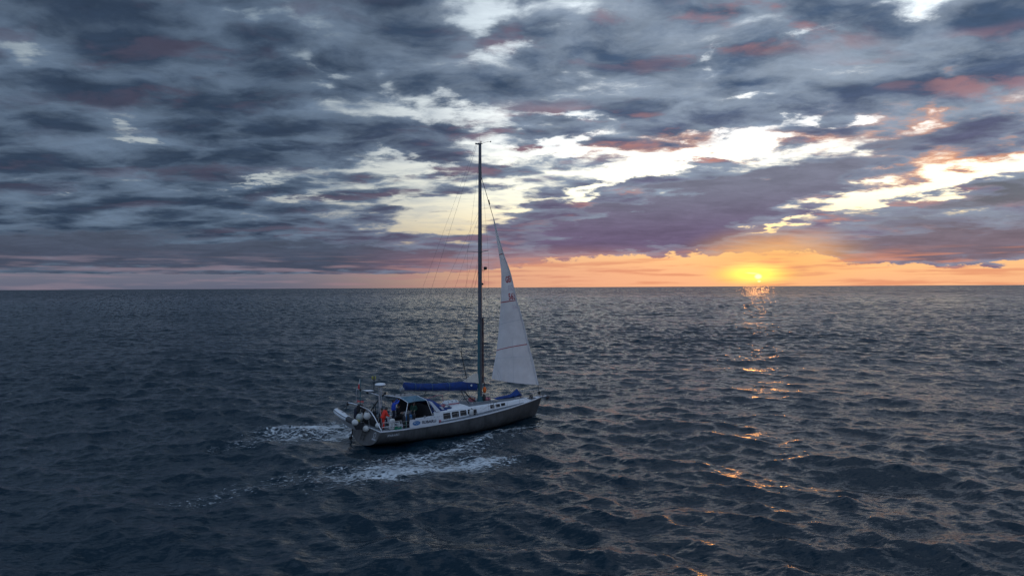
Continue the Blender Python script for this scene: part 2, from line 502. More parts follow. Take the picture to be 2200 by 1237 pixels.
# ruffled and slick patches, seen as fine dark and bright flecks far out
pa = S.noise(S.v('MULTIPLY', fl, (0.55, 0.055, 1.0)), 1.0, 3.0, 0.6)
pb = S.noise(S.v('MULTIPLY', fl, (0.16, 0.010, 1.0)), 1.0, 3.0, 0.6)
pm = S.m('ADD', S.m('MULTIPLY', pa, S.ss(dist, 500.0, 1200.0, 1.0, 0.3)), S.m('MULTIPLY', pb, S.ss(dist, 500.0, 1200.0, 0.0, 0.7)))
patch = S.ss(pm, 0.40, 0.60, 0.45, 1.7)
far_ = S.ss(dist, 90.0, 300.0)
sl = S.v('SCALE', sl, S.m('MULTIPLY_ADD', far_, S.m('SUBTRACT', patch, 1.0), 1.0))
sx, sy, sz = S.sep(sl)
nrm = S.v('NORMALIZE', S.v('ADD', g.outputs['Normal'], S.xyz(sx, sy, 0.0)))
# a facet that leans away from the eye is hidden behind one that leans towards it
dn_ = S.v('DOT_PRODUCT', nrm, g.outputs['Incoming'])
nrm = S.v('NORMALIZE', S.v('SUBTRACT', nrm, S.v('SCALE', g.outputs['Incoming'], S.m('MULTIPLY', S.m('MINIMUM', dn_, 0.0), 2.0))))
bs = S.n.new('ShaderNodeBsdfPrincipled')
bs.inputs['Base Color'].default_value = (0.003, 0.017, 0.028, 1)
bs.inputs['Roughness'].default_value = 0.13
bs.inputs['IOR'].default_value = 1.333
S.set(bs.inputs['Normal'], nrm)
mo = S.n.new('ShaderNodeOutputMaterial')
S.l.new(bs.outputs[0], mo.inputs[0])
sea_me.materials.append(mat)

# ------------------------------------------------------------------ mesh and object helpers
BOAT_M = Matrix.Translation(BOAT_O) @ Matrix.Rotation(BOAT_TH, 4, 'Z') @ Matrix.Rotation(BOAT_HEEL, 4, 'X')


def mat_of(name, col, rough=0.5, metal=0.0, var=0.15, scale=3.0, bump=0.0, **kw):
    m = bpy.data.materials.new(name); m.use_nodes = True
    n = NT(m.node_tree)
    b = m.node_tree.nodes['Principled BSDF']
    tc = n.n.new('ShaderNodeTexCoord')
    nz = n.noise(tc.outputs['Object'], scale, 5.0, 0.6)
    f = n.ss(nz, 0.25, 0.75, 1.0 - var, 1.0 + var, 'LINEAR')
    n.set(b.inputs['Base Color'], n.v('SCALE', col, f))
    n.set(b.inputs['Roughness'], n.ss(nz, 0.3, 0.7, max(rough - 0.08, 0.02), min(rough + 0.08, 1), 'LINEAR'))
    b.inputs['Metallic'].default_value = metal
    for k_, v_ in kw.items(): b.inputs[k_].default_value = v_
    if bump:
        bn = n.n.new('ShaderNodeBump'); bn.inputs['Strength'].default_value = bump; bn.inputs['Distance'].default_value = 0.02
        n.set(bn.inputs['Height'], n.noise(tc.outputs['Object'], scale * 4, 4.0, 0.6))
        n.set(b.inputs['Normal'], bn.outputs[0])
    return m


def alu_mat():
    m = bpy.data.materials.new('bare_aluminium_plate'); m.use_nodes = True
    n = NT(m.node_tree); b = m.node_tree.nodes['Principled BSDF']
    tc = n.n.new('ShaderNodeTexCoord')
    o = tc.outputs['Object']
    ox_, oy_, oz_ = n.sep(o)
    stre = n.noise(n.xyz(n.m('MULTIPLY', ox_, 5.0), n.m('MULTIPLY', oy_, 5.0), n.m('MULTIPLY', oz_, 0.7)), 1.0, 5.0, 0.65)
    blot = n.noise(o, 0.9, 5.0, 0.6)
    f = n.m('ADD', n.ss(stre, 0.3, 0.7, -0.32, 0.32, 'LINEAR'), n.ss(blot, 0.3, 0.7, 0.62, 1.28, 'LINEAR'))
    n.set(b.inputs['Base Color'], n.v('SCALE', (0.080, 0.082, 0.084), f))
    b.inputs['Metallic'].default_value = 0.15
    n.set(b.inputs['Roughness'], n.ss(blot, 0.3, 0.7, 0.42, 0.62, 'LINEAR'))
    bn = n.n.new('ShaderNodeBump'); bn.inputs['Strength'].default_value = 0.25; bn.inputs['Distance'].default_value = 0.03
    n.set(bn.inputs['Height'], blot); n.set(b.inputs['Normal'], bn.outputs[0])
    return m


M = {
    'alu': alu_mat(),
    'antifoul': mat_of('black_antifouling', (0.012, 0.013, 0.016), 0.5),
    'white': mat_of('white_deck_paint', (0.64, 0.66, 0.68), 0.45, var=0.10, scale=2.0),
    'nonslip': mat_of('grey_nonslip', (0.13, 0.145, 0.165), 0.85, var=0.22, scale=2.5, bump=0.3),
    'rail': mat_of('bright_rail', (0.72, 0.74, 0.78), 0.35, 0.2, var=0.12),
    'steel': mat_of('stainless', (0.62, 0.63, 0.66), 0.28, 0.9, var=0.08),
    'glass': mat_of('dark_glass', (0.008, 0.010, 0.013), 0.12, var=0.05),
    'black': mat_of('black_fittings', (0.012, 0.012, 0.014), 0.55),
    'dark': mat_of('dark_interior', (0.02, 0.021, 0.026), 0.8),
    'blue': mat_of('blue_canvas', (0.006, 0.034, 0.16), 0.85, var=0.40, scale=4.0, bump=1.0),
    'vinyl': mat_of('tinted_blue_vinyl', (0.065, 0.15, 0.21), 0.3, var=0.3, scale=2.5, bump=0.3),
    'clear': mat_of('hazy_vinyl', (0.42, 0.44, 0.48), 0.22, var=0.2),
    'solar': mat_of('grey_panel', (0.20, 0.205, 0.22), 0.5, var=0.12),
    'mast': mat_of('dark_spar', (0.10, 0.11, 0.13), 0.40, 0.3, var=0.2),
    'teal': mat_of('teal_spar_paint', (0.03, 0.105, 0.125), 0.45, var=0.2),
    'maroon': mat_of('maroon_pole', (0.075, 0.025, 0.028), 0.5),
    'wire': mat_of('rigging_wire', (0.10, 0.10, 0.11), 0.4, 0.6),
    'beige': mat_of('sailcloth_beige', (0.55, 0.50, 0.43), 0.8, bump=0.4),
    'red': mat_of('red_cloth', (0.62, 0.022, 0.008), 0.7, var=0.2, scale=6.0, bump=0.3),
    'redpaint': mat_of('red_paint', (0.50, 0.02, 0.03), 0.4),
    'sailred': mat_of('sail_red', (0.42, 0.012, 0.03), 0.7, var=0.08),
    'sailgrey': mat_of('sail_seam', (0.60, 0.62, 0.64), 0.7),
    'bluejacket': mat_of('blue_jacket', (0.012, 0.06, 0.42), 0.65, var=0.25, scale=7.0, bump=0.3),
    'navy': mat_of('navy_cloth', (0.010, 0.013, 0.03), 0.8),
    'blackcloth': mat_of('black_cloth', (0.010, 0.010, 0.012), 0.85),
    'green': mat_of('green_cloth', (0.02, 0.085, 0.06), 0.8),
    'skin': mat_of('skin', (0.45, 0.25, 0.17), 0.55, var=0.08),
    'hair': mat_of('dark_hair', (0.018, 0.012, 0.009), 0.6),
    'fender': mat_of('white_fender', (0.50, 0.50, 0.48), 0.5, var=0.22, scale=4.0),
    'fendergrey': mat_of('grey_fender', (0.36, 0.38, 0.36), 0.5, var=0.2, scale=4.0),
    'tube': mat_of('light_grey_tube', (0.58, 0.61, 0.63), 0.45, var=0.10),
    'tubedark': mat_of('dark_grey_tube', (0.03, 0.034, 0.04), 0.5),
    'hullgrey': mat_of('dinghy_hull_grey', (0.25, 0.26, 0.27), 0.5),
    'yellow': mat_of('yellow_plastic', (0.34, 0.31, 0.06), 0.5),
    'orange': mat_of('orange_cloth', (0.75, 0.14, 0.015), 0.6, var=0.3, scale=8.0),
    'greenplastic': mat_of('green_plastic', (0.02, 0.22, 0.13), 0.45),
    'bluecan': mat_of('blue_plastic', (0.02, 0.11, 0.26), 0.45),
    'pink': mat_of('faded_red_cloth', (0.40, 0.13, 0.16), 0.8, var=0.3, scale=8.0),
    'rope': mat_of('pale_rope', (0.40, 0.38, 0.34), 0.9),
    'greenrope': mat_of('green_rope', (0.02, 0.20, 0.12), 0.9),
    'banner': mat_of('white_banner', (0.66, 0.67, 0.70), 0.6, var=0.08),
    'logo': mat_of('logo_blue', (0.015, 0.14, 0.36), 0.5, var=0.25, scale=6.0),
    'ink': mat_of('charcoal_print', (0.05, 0.055, 0.08), 0.6),
    'markwhite': mat_of('pale_marking', (0.55, 0.57, 0.60), 0.6),
}


class MB:
    """collects geometry in yacht coordinates: u forward, v to starboard, z up"""
    def __init__(s):
        s.v = []; s.f = []; s.mi = []; s.cur = 0

    def add(s, vs, fs):
        o = len(s.v); s.v += [tuple(map(float, p)) for p in vs]
        for q in fs: s.f.append(tuple(o + i for i in q)); s.mi.append(s.cur)
        return s

    def hexa(s, p):  # eight corners: bottom ring then top ring
        return s.add(p, [(3, 2, 1, 0), (4, 5, 6, 7), (0, 1, 5, 4), (1, 2, 6, 5), (2, 3, 7, 6), (3, 0, 4, 7)])

    def box(s, c, d, rot=None, bev=0.0):
        hx, hy, hz = d[0] / 2, d[1] / 2, d[2] / 2
        if bev <= 0:
            q = [(-hx, -hy, -hz), (hx, -hy, -hz), (hx, hy, -hz), (-hx, hy, -hz), (-hx, -hy, hz), (hx, -hy, hz), (hx, hy, hz), (-hx, hy, hz)]
            fs = [(3, 2, 1, 0), (4, 5, 6, 7), (0, 1, 5, 4), (1, 2, 6, 5), (2, 3, 7, 6), (3, 0, 4, 7)]
        else:
            q = []
            e = min(bev, hx, hy, hz)
            for z, k_ in ((-hz, e), (-hz + e, 0), (hz - e, 0), (hz, e)):
                X_, Y_ = hx - k_, hy - k_; c_ = e
                q += [(-X_ + c_, -Y_, z), (X_ - c_, -Y_, z), (X_, -Y_ + c_, z), (X_, Y_ - c_, z), (X_ - c_, Y_, z), (-X_ + c_, Y_, z), (-X_, Y_ - c_, z), (-X_, -Y_ + c_, z)]
            fs = [tuple(range(7, -1, -1)), tuple(range(24, 32))]
            for r_ in range(3):
                for i in range(8): fs.append((r_ * 8 + i, r_ * 8 + (i + 1) % 8, r_ * 8 + 8 + (i + 1) % 8, r_ * 8 + 8 + i))
        if rot is not None:
            R_ = Matrix.Rotation(rot[2], 3, 'Z') @ Matrix.Rotation(rot[1], 3, 'Y') @ Matrix.Rotation(rot[0], 3, 'X')
            q = [tuple(R_ @ Vector(p)) for p in q]
        return s.add([(p[0] + c[0], p[1] + c[1], p[2] + c[2]) for p in q], fs)

    def loft(s, rings, closed=True, cap=True, wrapends=False):
        n = len(rings[0]); fs = []
        for i in range(len(rings) - 1):
            for j in range(n if closed else n - 1):
                k_ = (j + 1) % n
                fs.append((i * n + j, i * n + k_, (i + 1) * n + k_, (i + 1) * n + j))
        if closed and cap:
            fs.append(tuple(range(n - 1, -1, -1))); fs.append(tuple(range((len(rings) - 1) * n, len(rings) * n)))
        return s.add([p for r in rings for p in r], fs)

    def tube(s, pts, r, n=6, cap=True):
        pts = [Vector(p) for p in pts]
        rs = r if isinstance(r, (list, tuple)) else [r] * len(pts)
        rings = []
        t0 = (pts[1] - pts[0]).normalized()
        a = t0.orthogonal().normalized()
        for i, p in enumerate(pts):
            if i == 0: t = pts[1] - pts[0]
            elif i == len(pts) - 1: t = pts[-1] - pts[-2]
            else: t = (pts[i + 1] - p).normalized() + (p - pts[i - 1]).normalized()
            t.normalize()
            a = (a - t * a.dot(t)); a.normalize()
            b = t.cross(a)
            rings.append([tuple(p + (a * math.cos(2 * math.pi * j / n) + b * math.sin(2 * math.pi * j / n)) * rs[i]) for j in range(n)])
        return s.loft(rings, True, cap)

    def lathe(s, base, axis, prof, n=14):
        base = Vector(base); t = Vector(axis).normalized(); a = t.orthogonal().normalized(); b = t.cross(a)
        rings = [[tuple(base + t * h + (a * math.cos(2 * math.pi * j / n) + b * math.sin(2 * math.pi * j / n)) * max(r, 1e-4)) for j in range(n)] for (h, r) in prof]
        return s.loft(rings)

    def ball(s, c, r, n=12, m=8, ax=(0, 0, 1), st=1.0):
        return s.lathe(Vector(c) - Vector(ax).normalized() * r * st, ax, [(r * st * (1 - math.cos(math.pi * i / m)), r * math.sin(math.pi * i / m)) for i in range(m + 1)], n)

    def build(s, name, mats, parent=None, smooth=False, at=None):
        me = bpy.data.meshes.new(name)
        flip = lambda p: (p[0], -p[1], p[2])
        me.from_pydata([flip(p) for p in s.v], [], [tuple(reversed(f)) for f in s.f])
        for m_ in (mats if isinstance(mats, (list, tuple)) else [mats]): me.materials.append(M[m_])
        for p, i in zip(me.polygons, s.mi): p.material_index = i; p.use_smooth = bool(smooth)
        me.update()
        if smooth:
            try: me.set_sharp_from_angle(angle=math.radians(smooth if smooth is not True else 50))
            except Exception: pass
        o = bpy.data.objects.new(name, me)
        COL.objects.link(o)
        if parent is not None: o.parent = parent
        return o


def thing(name, label, cat, at=(0, 0, 0), turn=0.0, group=None):
    o = bpy.data.objects.new(name, None)
    o.empty_display_size = 0.3
    COL.objects.link(o)
    o.matrix_world = BOAT_M @ Matrix.Translation((at[0], -at[1], at[2])) @ Matrix.Rotation(-turn, 4, 'Z')
    o['label'] = label; o['category'] = cat
    if group: o['group'] = group
    return o


def solo(mb, name, mats, label, cat, at=(0, 0, 0), turn=0.0, group=None, smooth=True):
    """a thing that is one mesh"""
    o = mb.build(name, mats, None, smooth)
    o.matrix_world = BOAT_M @ Matrix.Translation((at[0], -at[1], at[2])) @ Matrix.Rotation(-turn, 4, 'Z')
    o['label'] = label; o['category'] = cat
    if group: o['group'] = group
    return o


def copy_tree(o, parent=None):
    c = o.copy(); COL.objects.link(c)
    if parent is not None: c.parent = parent
    for ch in list(o.children): copy_tree(ch, c)
    return c


def place_at(o, at, turn=0.0):
    o.matrix_world = BOAT_M @ Matrix.Translation((at[0], -at[1], at[2])) @ Matrix.Rotation(-turn, 4, 'Z')


def lettering(name, text, size, fn, mats, parent, shear=0.0, bold=0.0, spacing=1.0, align='LEFT', squeeze=1.0):
    cu = bpy.data.curves.new('lettering', 'FONT')
    cu.body = text; cu.size = size; cu.shear = shear; cu.offset = bold; cu.space_character = spacing; cu.align_x = align
    cu.resolution_u = 4
    ob = bpy.data.objects.new('lettering', cu)
    me = bpy.data.meshes.new_from_object(ob)
    bpy.data.objects.remove(ob)
    for v_ in me.vertices:
        p = fn(v_.co.x * squeeze, v_.co.y)
        v_.co = (p[0], -p[1], p[2])
    me.name = name; me.materials.clear(); me.materials.append(M[mats])
    me.update()
    o = bpy.data.objects.new(name, me); COL.objects.link(o); o.parent = parent
    return o


def curve(xs, ys):
    """smooth interpolation through the given stations (monotone cubic)"""
    xs = np.array(xs, float); ys = np.array(ys, float)
    h = np.diff(xs); d = np.diff(ys) / h
    m_ = np.zeros(len(xs)); m_[0], m_[-1] = d[0], d[-1]
    for i in range(1, len(xs) - 1):
        m_[i] = 0 if d[i - 1] * d[i] <= 0 else 2 * d[i - 1] * d[i] / (d[i - 1] + d[i])

    def f(x):
        i = int(np.clip(np.searchsorted(xs, x) - 1, 0, len(h) - 1)); t = min(max((x - xs[i]) / h[i], 0), 1)
        return float((2 * t**3 - 3 * t**2 + 1) * ys[i] + (t**3 - 2 * t**2 + t) * h[i] * m_[i] + (-2 * t**3 + 3 * t**2) * ys[i + 1] + (t**3 - t**2) * h[i] * m_[i + 1])
    return f


# ------------------------------------------------------------------ the yacht
yacht = thing('sailing_yacht', 'grey bare aluminium sailing yacht under partly furled white jib, blue boom cover', 'yacht')
L = 18.0
beam = curve([0, 2, 4, 6, 8, 9.5, 11.7, 14.3, 16.7, 18.0], [2.28, 2.40, 2.47, 2.50, 2.50, 2.44, 2.18, 1.48, 0.58, 0.03])
sheer = curve([0, 2, 4, 6, 8, 10, 12, 14.3, 16.7, 18.0], [1.17, 1.13, 1.15, 1.20, 1.28, 1.39, 1.49, 1.57, 1.64, 1.71])
keel = curve([0, 3, 9, 15, 18], [-0.12, -0.35, -0.65, -0.5, -0.35])


def half(U, z):
    zd, zk = sheer(U), keel(U)
    t = min(max((zd - z) / (zd - zk), 0), 1)
    w = min(max((U - 9.0) / 9.0, 0), 1)
    n_ = 3.7 - 1.9 * w; m_ = 1.55 - 0.35 * w
    return beam(U) * (1 - t ** n_) ** (1 / m_)


def hull_u(U, z):
    zd = sheer(U); q = 1 - z / zd
    return U - 0.38 * q * max(0, 1 - U / 5.0) - 0.80 * q * max(0, (U - 11.0) / 7.0) ** 1.6


US = list(np.linspace(0, 17.2, 44)) + [17.5, 17.8, 18.0]
hb = MB()
rows = 18


def zrow(U, i):
    zd, zk, zb_ = sheer(U), keel(U), 0.02 + 0.06 * U / 18
    return zd + (zb_ - zd) * i / 9 if i <= 9 else zb_ + (zk - zb_) * ((i - 9) / (rows - 9)) ** 1.3


for side in (1, -1):
    vs = []
    for U in US:
        for i in range(rows + 1):
            z = zrow(U, i); vs.append((hull_u(U, z), side * half(U, z), z))
    o_ = len(hb.v); hb.v += vs
    for a in range(len(US) - 1):
        for i in range(rows):
            p = o_ + a * (rows + 1) + i
            q = (p, p + 1, p + rows + 2, p + rows + 1)
            hb.f.append(q if side > 0 else q[::-1]); hb.mi.append(0 if i < 9 else 1)
hull = hb.build('hull', ['alu', 'antifoul'], yacht, 60)
tb = MB()
ring = [(hull_u(0, zrow(0, i)) - 0.004, half(0, zrow(0, i)), zrow(0, i)) for i in range(rows + 1)]
full = ring + [(p[0], -p[1], p[2]) for p in reversed(ring[:-1])]
tb.add(full, [tuple(range(len(full)))])
transom = tb.build('transom', 'alu', yacht)
# bathing step, rudder post and ladder on the transom
mb = MB()
for v_ in (-0.25, 0.25): mb.tube([(-0.10, v_, 1.15), (-0.22, v_, 0.75), (-0.42, v_, 0.18)], 0.022)
for z_ in (0.30, 0.55, 0.80): mb.tube([(-0.40 + 0.30 * z_, -0.25, z_), (-0.40 + 0.30 * z_, 0.25, z_)], 0.02)
mb.build('boarding_ladder', 'black', yacht)
mb = MB(); mb.tube([(-0.30, -1.72, 1.1), (-0.36, -1.74, 0.5), (-0.46, -1.76, 0.05)], 0.05, 8); mb.ball((-0.50, -1.76, 0.06), 0.15)
mb.build('steering_vane_leg', 'black', yacht, True)

lettering('hull_name', 'IPARABO', 0.24, lambda x, y: (0.58 + x, half(0.58 + x, 0.74 + y) + 0.012, 0.74 + y), 'markwhite', hull, 0.35, 0.0, 1.0)


def tr(x, y, off=0.02):
    q = 1 - y / sheer(0)
    return (-0.38 * q - off, x, y)


mb = MB()
for i in range(28):
    a0, a1 = 2 * math.pi * i / 28, 2 * math.pi * (i + 1) / 28
    mb.add([tr(1.66 + r * math.cos(a), 0.86 + r * math.sin(a)) for a, r in ((a0, .17), (a1, .17), (a1, .20), (a0, .20))], [(0, 1, 2, 3)])
for k_ in range(3):
    a0 = 0.6 + k_ * 2.094
    pts = [(0.02 + 0.05 * j / 6) for j in range(7)]
    for j in range(6):
        r0, r1 = 0.02 + 0.022 * j, 0.02 + 0.022 * (j + 1); b0, b1 = a0 + 0.25 * j, a0 + 0.25 * (j + 1); w_ = 0.018
        mb.add([tr(1.66 + r0 * math.cos(b0), 0.86 + r0 * math.sin(b0)), tr(1.66 + r1 * math.cos(b1), 0.86 + r1 * math.sin(b1)),
                tr(1.66 + (r1 + w_) * math.cos(b1), 0.86 + (r1 + w_) * math.sin(b1)), tr(1.66 + (r0 + w_) * math.cos(b0), 0.86 + (r0 + w_) * math.sin(b0))], [(0, 1, 2, 3)])
mb.build('emblem', 'markwhite', transom)
lettering('port_of_registry', 'IPARABO', 0.155, lambda x, y: tr(1.36 + x, 0.50 + y), 'markwhite', transom, 0.3, 0.003)

# toe rail and deck
for side in (1, -1):
    mb = MB(); rings = []
    for U in US:
        b_, z_ = max(beam(U), 0.05), sheer(U)
        rings.append([(U, side * (b_ - 0.075), z_ - 0.01), (U, side * (b_ + 0.018), z_ - 0.03), (U, side * (b_ + 0.018), z_ + 0.045), (U, side * (b_ - 0.075), z_ + 0.05)])
    mb.loft(rings); mb.build('toe_rail', 'rail', yacht)
mb = MB(); rings = []
for U in US:
    b_, z_ = max(beam(U) - 0.07, 0.01), sheer(U)
    rings.append([(U, b_, z_), (U, b_ * .5, z_ + 0.015), (U, 0, z_ + 0.02), (U, -b_ * .5, z_ + 0.015), (U, -b_, z_)])
mb.loft(rings, False, False); deck = mb.build('deck', 'white', yacht, True)

cab_w = curve([5.2, 6, 8.5, 9.5, 11, 13, 15, 16.2], [1.62, 1.62, 1.56, 1.48, 1.30, 1.08, 0.74, 0.42])
cab_t = curve([5.2, 8.5, 9.3, 11, 13, 15, 16.2], [1.96, 2.00, 1.99, 1.96, 1.93, 1.90, 1.80])


def cab_side(u, z):
    zb_, zt = sheer(u), cab_t(u)
    k_ = (z - zb_) / (zt - zb_)
    return cab_w(u) + 0.09 - 0.16 * k_


def deck_panel(u0, u1, side, inner, outer):
    mb = MB(); n_ = 3; bot = []; top = []
    us = np.linspace(u0, u1, n_)
    lo = [(u, side * inner(u), sheer(u) + 0.006 + 0.016 * (1 - inner(u) / beam(u))) for u in us] + [(u, side * outer(u), sheer(u) + 0.006) for u in us[::-1]]
    hi = [(p[0], p[1], p[2] + 0.020) for p in lo]
    n2 = len(lo)
    mb.add(lo + hi, [tuple(range(n2, 2 * n2))] + [(i, (i + 1) % n2, n2 + (i + 1) % n2, n2 + i) for i in range(n2)])
    return mb.build('deck_panel', 'nonslip', deck)


for side in (1, -1):
    e = list(np.arange(5.25, 15.6, 1.22))
    for a, b_ in zip(e[:-1], e[1:]):
        deck_panel(a + 0.025, b_ - 0.025, side, lambda u: cab_w(min(u, 16.2)) + 0.16, lambda u: beam(u) - 0.13)
    e = [0.15, 1.35, 2.55, 3.85, 5.2]
    for a, b_ in zip(e[:-1], e[1:]):
        deck_panel(a + 0.03, b_ - 0.03, side, lambda u: 1.62, lambda u: beam(u) - 0.13)
    for a, b_ in ((16.35, 17.2),):
        deck_panel(a, b_, side, lambda u: 0.04, lambda u: beam(u) - 0.12)
for a, b_ in ((0.15, 1.2), (1.26, 2.4)):
    for side in (1, -1): deck_panel(a, b_, side, lambda u: 0.05, lambda u: 1.55)

# coachroof
mb = MB(); rings = []
for u in np.linspace(5.2, 16.2, 34):
    zb_, zt, w_ = sheer(u) - 0.02, cab_t(u), cab_w(u)
    if u > 16.15: zt = zb_ + 0.05
    rings.append([(u, w_ + 0.09, zb_), (u, w_ - 0.045, zt - 0.06), (u, w_ - 0.12, zt), (u, w_ * .5, zt + 0.035), (u, 0, zt + 0.045),
                  (u, -w_ * .5, zt + 0.035), (u, -w_ + 0.12, zt), (u, -w_ + 0.045, zt - 0.06), (u, -w_ - 0.09, zb_)])
mb.loft(rings); roof = mb.build('coachroof', 'white', yacht, 40)
e = [8.75, 10.15, 11.6, 13.05, 14.4, 15.7]
for a, b_ in zip(e[:-1], e[1:]):
    for side in (1, -1):
        mb = MB(); us = np.linspace(a + 0.02, b_ - 0.02, 3)
        lo = [(u, side * 0.03, cab_t(u) + 0.05) for u in us] + [(u, side * (cab_w(u) - 0.16), cab_t(u) + 0.004) for u in us[::-1]]
        hi = [(p[0], p[1], p[2] + 0.02) for p in lo]; n2 = len(lo)
        mb.add(lo + hi, [tuple(range(n2, 2 * n2))] + [(i, (i + 1) % n2, n2 + (i + 1) % n2, n2 + i) for i in range(n2)])
        mb.build('roof_panel', 'nonslip', roof)


def cabin_window(u0, u1, z0, z1, side):
    mb = MB(); r_ = 0.05; pts = []
    for (cu, cz, a0) in ((u1 - r_, z1 - r_, 0), (u0 + r_, z1 - r_, 90), (u0 + r_, z0 + r_, 180), (u1 - r_, z0 + r_, 270)):
        for k_ in range(3):
            a = math.radians(a0 + 45 * k_); pts.append((cu + r_ * math.cos(a), cz + r_ * math.sin(a)))
    fr = [(u, side * (cab_side(u, z) + 0.014), z) for u, z in pts]; bk = [(u, side * (cab_side(u, z) - 0.03), z) for u, z in pts]
    n2 = len(pts)
    mb.add(fr + bk, [tuple(range(n2))] + [(i, (i + 1) % n2, n2 + (i + 1) % n2, n2 + i) for i in range(n2)])
    return mb.build('window', 'glass', roof)


for side in (1, -1):
    for u0, u1 in ((6.02, 6.72), (6.86, 7.56), (7.70, 8.34), (8.48, 9.08)):
        cabin_window(u0, u1, sheer(u0) + 0.10, cab_t(u0) - 0.19, side)
    for u0, u1 in ((11.0, 11.5), (11.64, 12.14), (12.28, 12.78)):
        cabin_window(u0, u1, sheer(u0) + 0.13, cab_t(u0) - 0.09, side)
# hatches on the roof, one propped open
for (u0, v0, w_, tilt) in ((7.05, 0.75, 0.62, 0.55), (7.1, -0.75, 0.6, 0.0), (12.2, 0.0, 0.55, 0.0), (14.9, 0.0, 0.5, 0.0)):
    mb = MB(); mb.box((0, 0, 0), (w_, w_, 0.05), (0, tilt, 0), 0.015)
    h_ = mb.build('hatch', 'rail', roof); z_ = cab_t(u0) + 0.075 + 0.25 * math.sin(tilt)
    h_.location = (u0, -v0, z_)
    mb = MB(); mb.box((0.032 * math.sin(tilt), 0, 0.032 * math.cos(tilt)), (w_ - 0.10, w_ - 0.10, 0.02), (0, tilt, 0))
    mb.build('hatch_glass', 'glass', h_)
for u0, v0 in ((5.6, 1.25), (5.6, -1.25), (9.4, 0.9), (9.4, -0.9), (3.0, 1.62), (3.0, -1.62), (4.3, 1.62), (4.3, -1.62)):
    z_ = cab_t(u0) + 0.01 if u0 > 5.3 else 1.62
    mb = MB(); mb.lathe((u0, v0, z_ - 0.03), (0, 0, 1), [(0, .11), (.05, .11), (.07, .075), (.15, .07), (.18, .09), (.22, .085), (.23, .03)])
    mb.build('winch', 'steel', yacht, 40)
for v0 in (0.62, -0.62):
    mb = MB(); mb.tube([(9.2, v0, 2.02), (9.2, v0, 2.12), (11.5, v0 * .9, 2.10), (11.5, v0 * .9, 2.0)], 0.016); mb.build('grab_rail', 'steel', yacht)

# cockpit: coamings, seats, dark companionway bulkhead
for side in (1, -1):
    mb = MB(); rings = []
    for u in np.linspace(2.5, 5.25, 6):
        h_ = 0.20 + 0.30 * min(1, (u - 2.3) / 1.2)
        rings.append([(u, side * 1.72, sheer(u)), (u, side * 1.66, sheer(u) + h_), (u, side * 1.40, sheer(u) + h_), (u, side * 1.36, sheer(u) + 0.03)])
    mb.loft(rings); mb.build('coaming', 'white', yacht)
    mb = MB(); mb.box((3.95, side * 1.05, 1.42), (2.2, 0.55, 0.10), None, 0.03); mb.box((3.95, side * 1.05, 1.27), (2.2, 0.5, 0.22)); mb.build('cockpit_seat', 'dark', yacht)
mb = MB(); mb.box((5.16, 0, 1.75), (0.10, 2.9, 1.25)); mb.build('bulkhead', 'dark', yacht)
mb = MB(); mb.box((4.0, 0, 1.185), (2.4, 1.5, 0.05)); mb.build('cockpit_sole', 'dark', yacht)
# binnacle and wheel
mb = MB(); mb.lathe((2.65, -0.35, 1.15), (0, 0, 1), [(0, .16), (.1, .12), (.85, .10), (.95, .16), (1.05, .14), (1.1, .05)]); bn_ = mb.build('binnacle', 'black', yacht, 40)
mb = MB(); mb.tube([(2.48, -0.35 + 0.5 * math.cos(a), 1.95 + 0.5 * math.sin(a)) for a in np.linspace(0, 2 * math.pi, 25)], 0.018)
for a in np.linspace(0, 2 * math.pi, 7)[:-1]: mb.tube([(2.52, -0.35, 1.95), (2.48, -0.35 + 0.5 * math.cos(a), 1.95 + 0.5 * math.sin(a))], 0.010)
mb.build('steering_wheel', 'steel', yacht, True)
mb = MB(); mb.box((3.75, 0.15, 1.75), (0.7, 0.7, 0.05), None, 0.02); mb.tube([(3.75, .15, 1.2), (3.75, .15, 1.75)], 0.05); mb.build('cockpit_table', 'dark', yacht)

# bimini: flat grey top, tinted panel sloping to starboard, frame
def quad_sheet(name, p, mats, parent, thick=0.03, sag=0.0, n_=6):
    mb = MB(); p = [Vector(q) for q in p]; g_ = []
    nn = (p[1] - p[0]).cross(p[3] - p[0]).normalized()
    if nn.z < 0: nn = -nn
    for i in range(n_ + 1):
        for j in range(n_ + 1):
            s_, t_ = i / n_, j / n_
            q = (p[0] * (1 - s_) + p[1] * s_) * (1 - t_) + (p[3] * (1 - s_) + p[2] * s_) * t_
            g_.append(q + nn * (sag * 4 * (s_ * (1 - s_)) + 0.35 * sag * math.sin(9 * s_ + 4 * t_)))
    N1 = (n_ + 1) ** 2
    fs = []
    for i in range(n_):
        for j in range(n_):
            a = i * (n_ + 1) + j; fs.append((a, a + 1, a + n_ + 2, a + n_ + 1)); fs.append((N1 + a + n_ + 1, N1 + a + n_ + 2, N1 + a + 1, N1 + a))
    bd = [i for i in range(n_ + 1)] + [(i + 1) * (n_ + 1) - 1 for i in range(1, n_ + 1)] + [n_ * (n_ + 1) + j for j in range(n_ - 1, -1, -1)] + [i * (n_ + 1) for i in range(n_ - 1, 0, -1)]
    for i in range(len(bd)): fs.append((bd[i], bd[(i + 1) % len(bd)], N1 + bd[(i + 1) % len(bd)], N1 + bd[i]))
    mb.add([tuple(q) for q in g_] + [tuple(q - nn * thick) for q in g_], fs)
    return mb.build(name, mats, parent, 40)


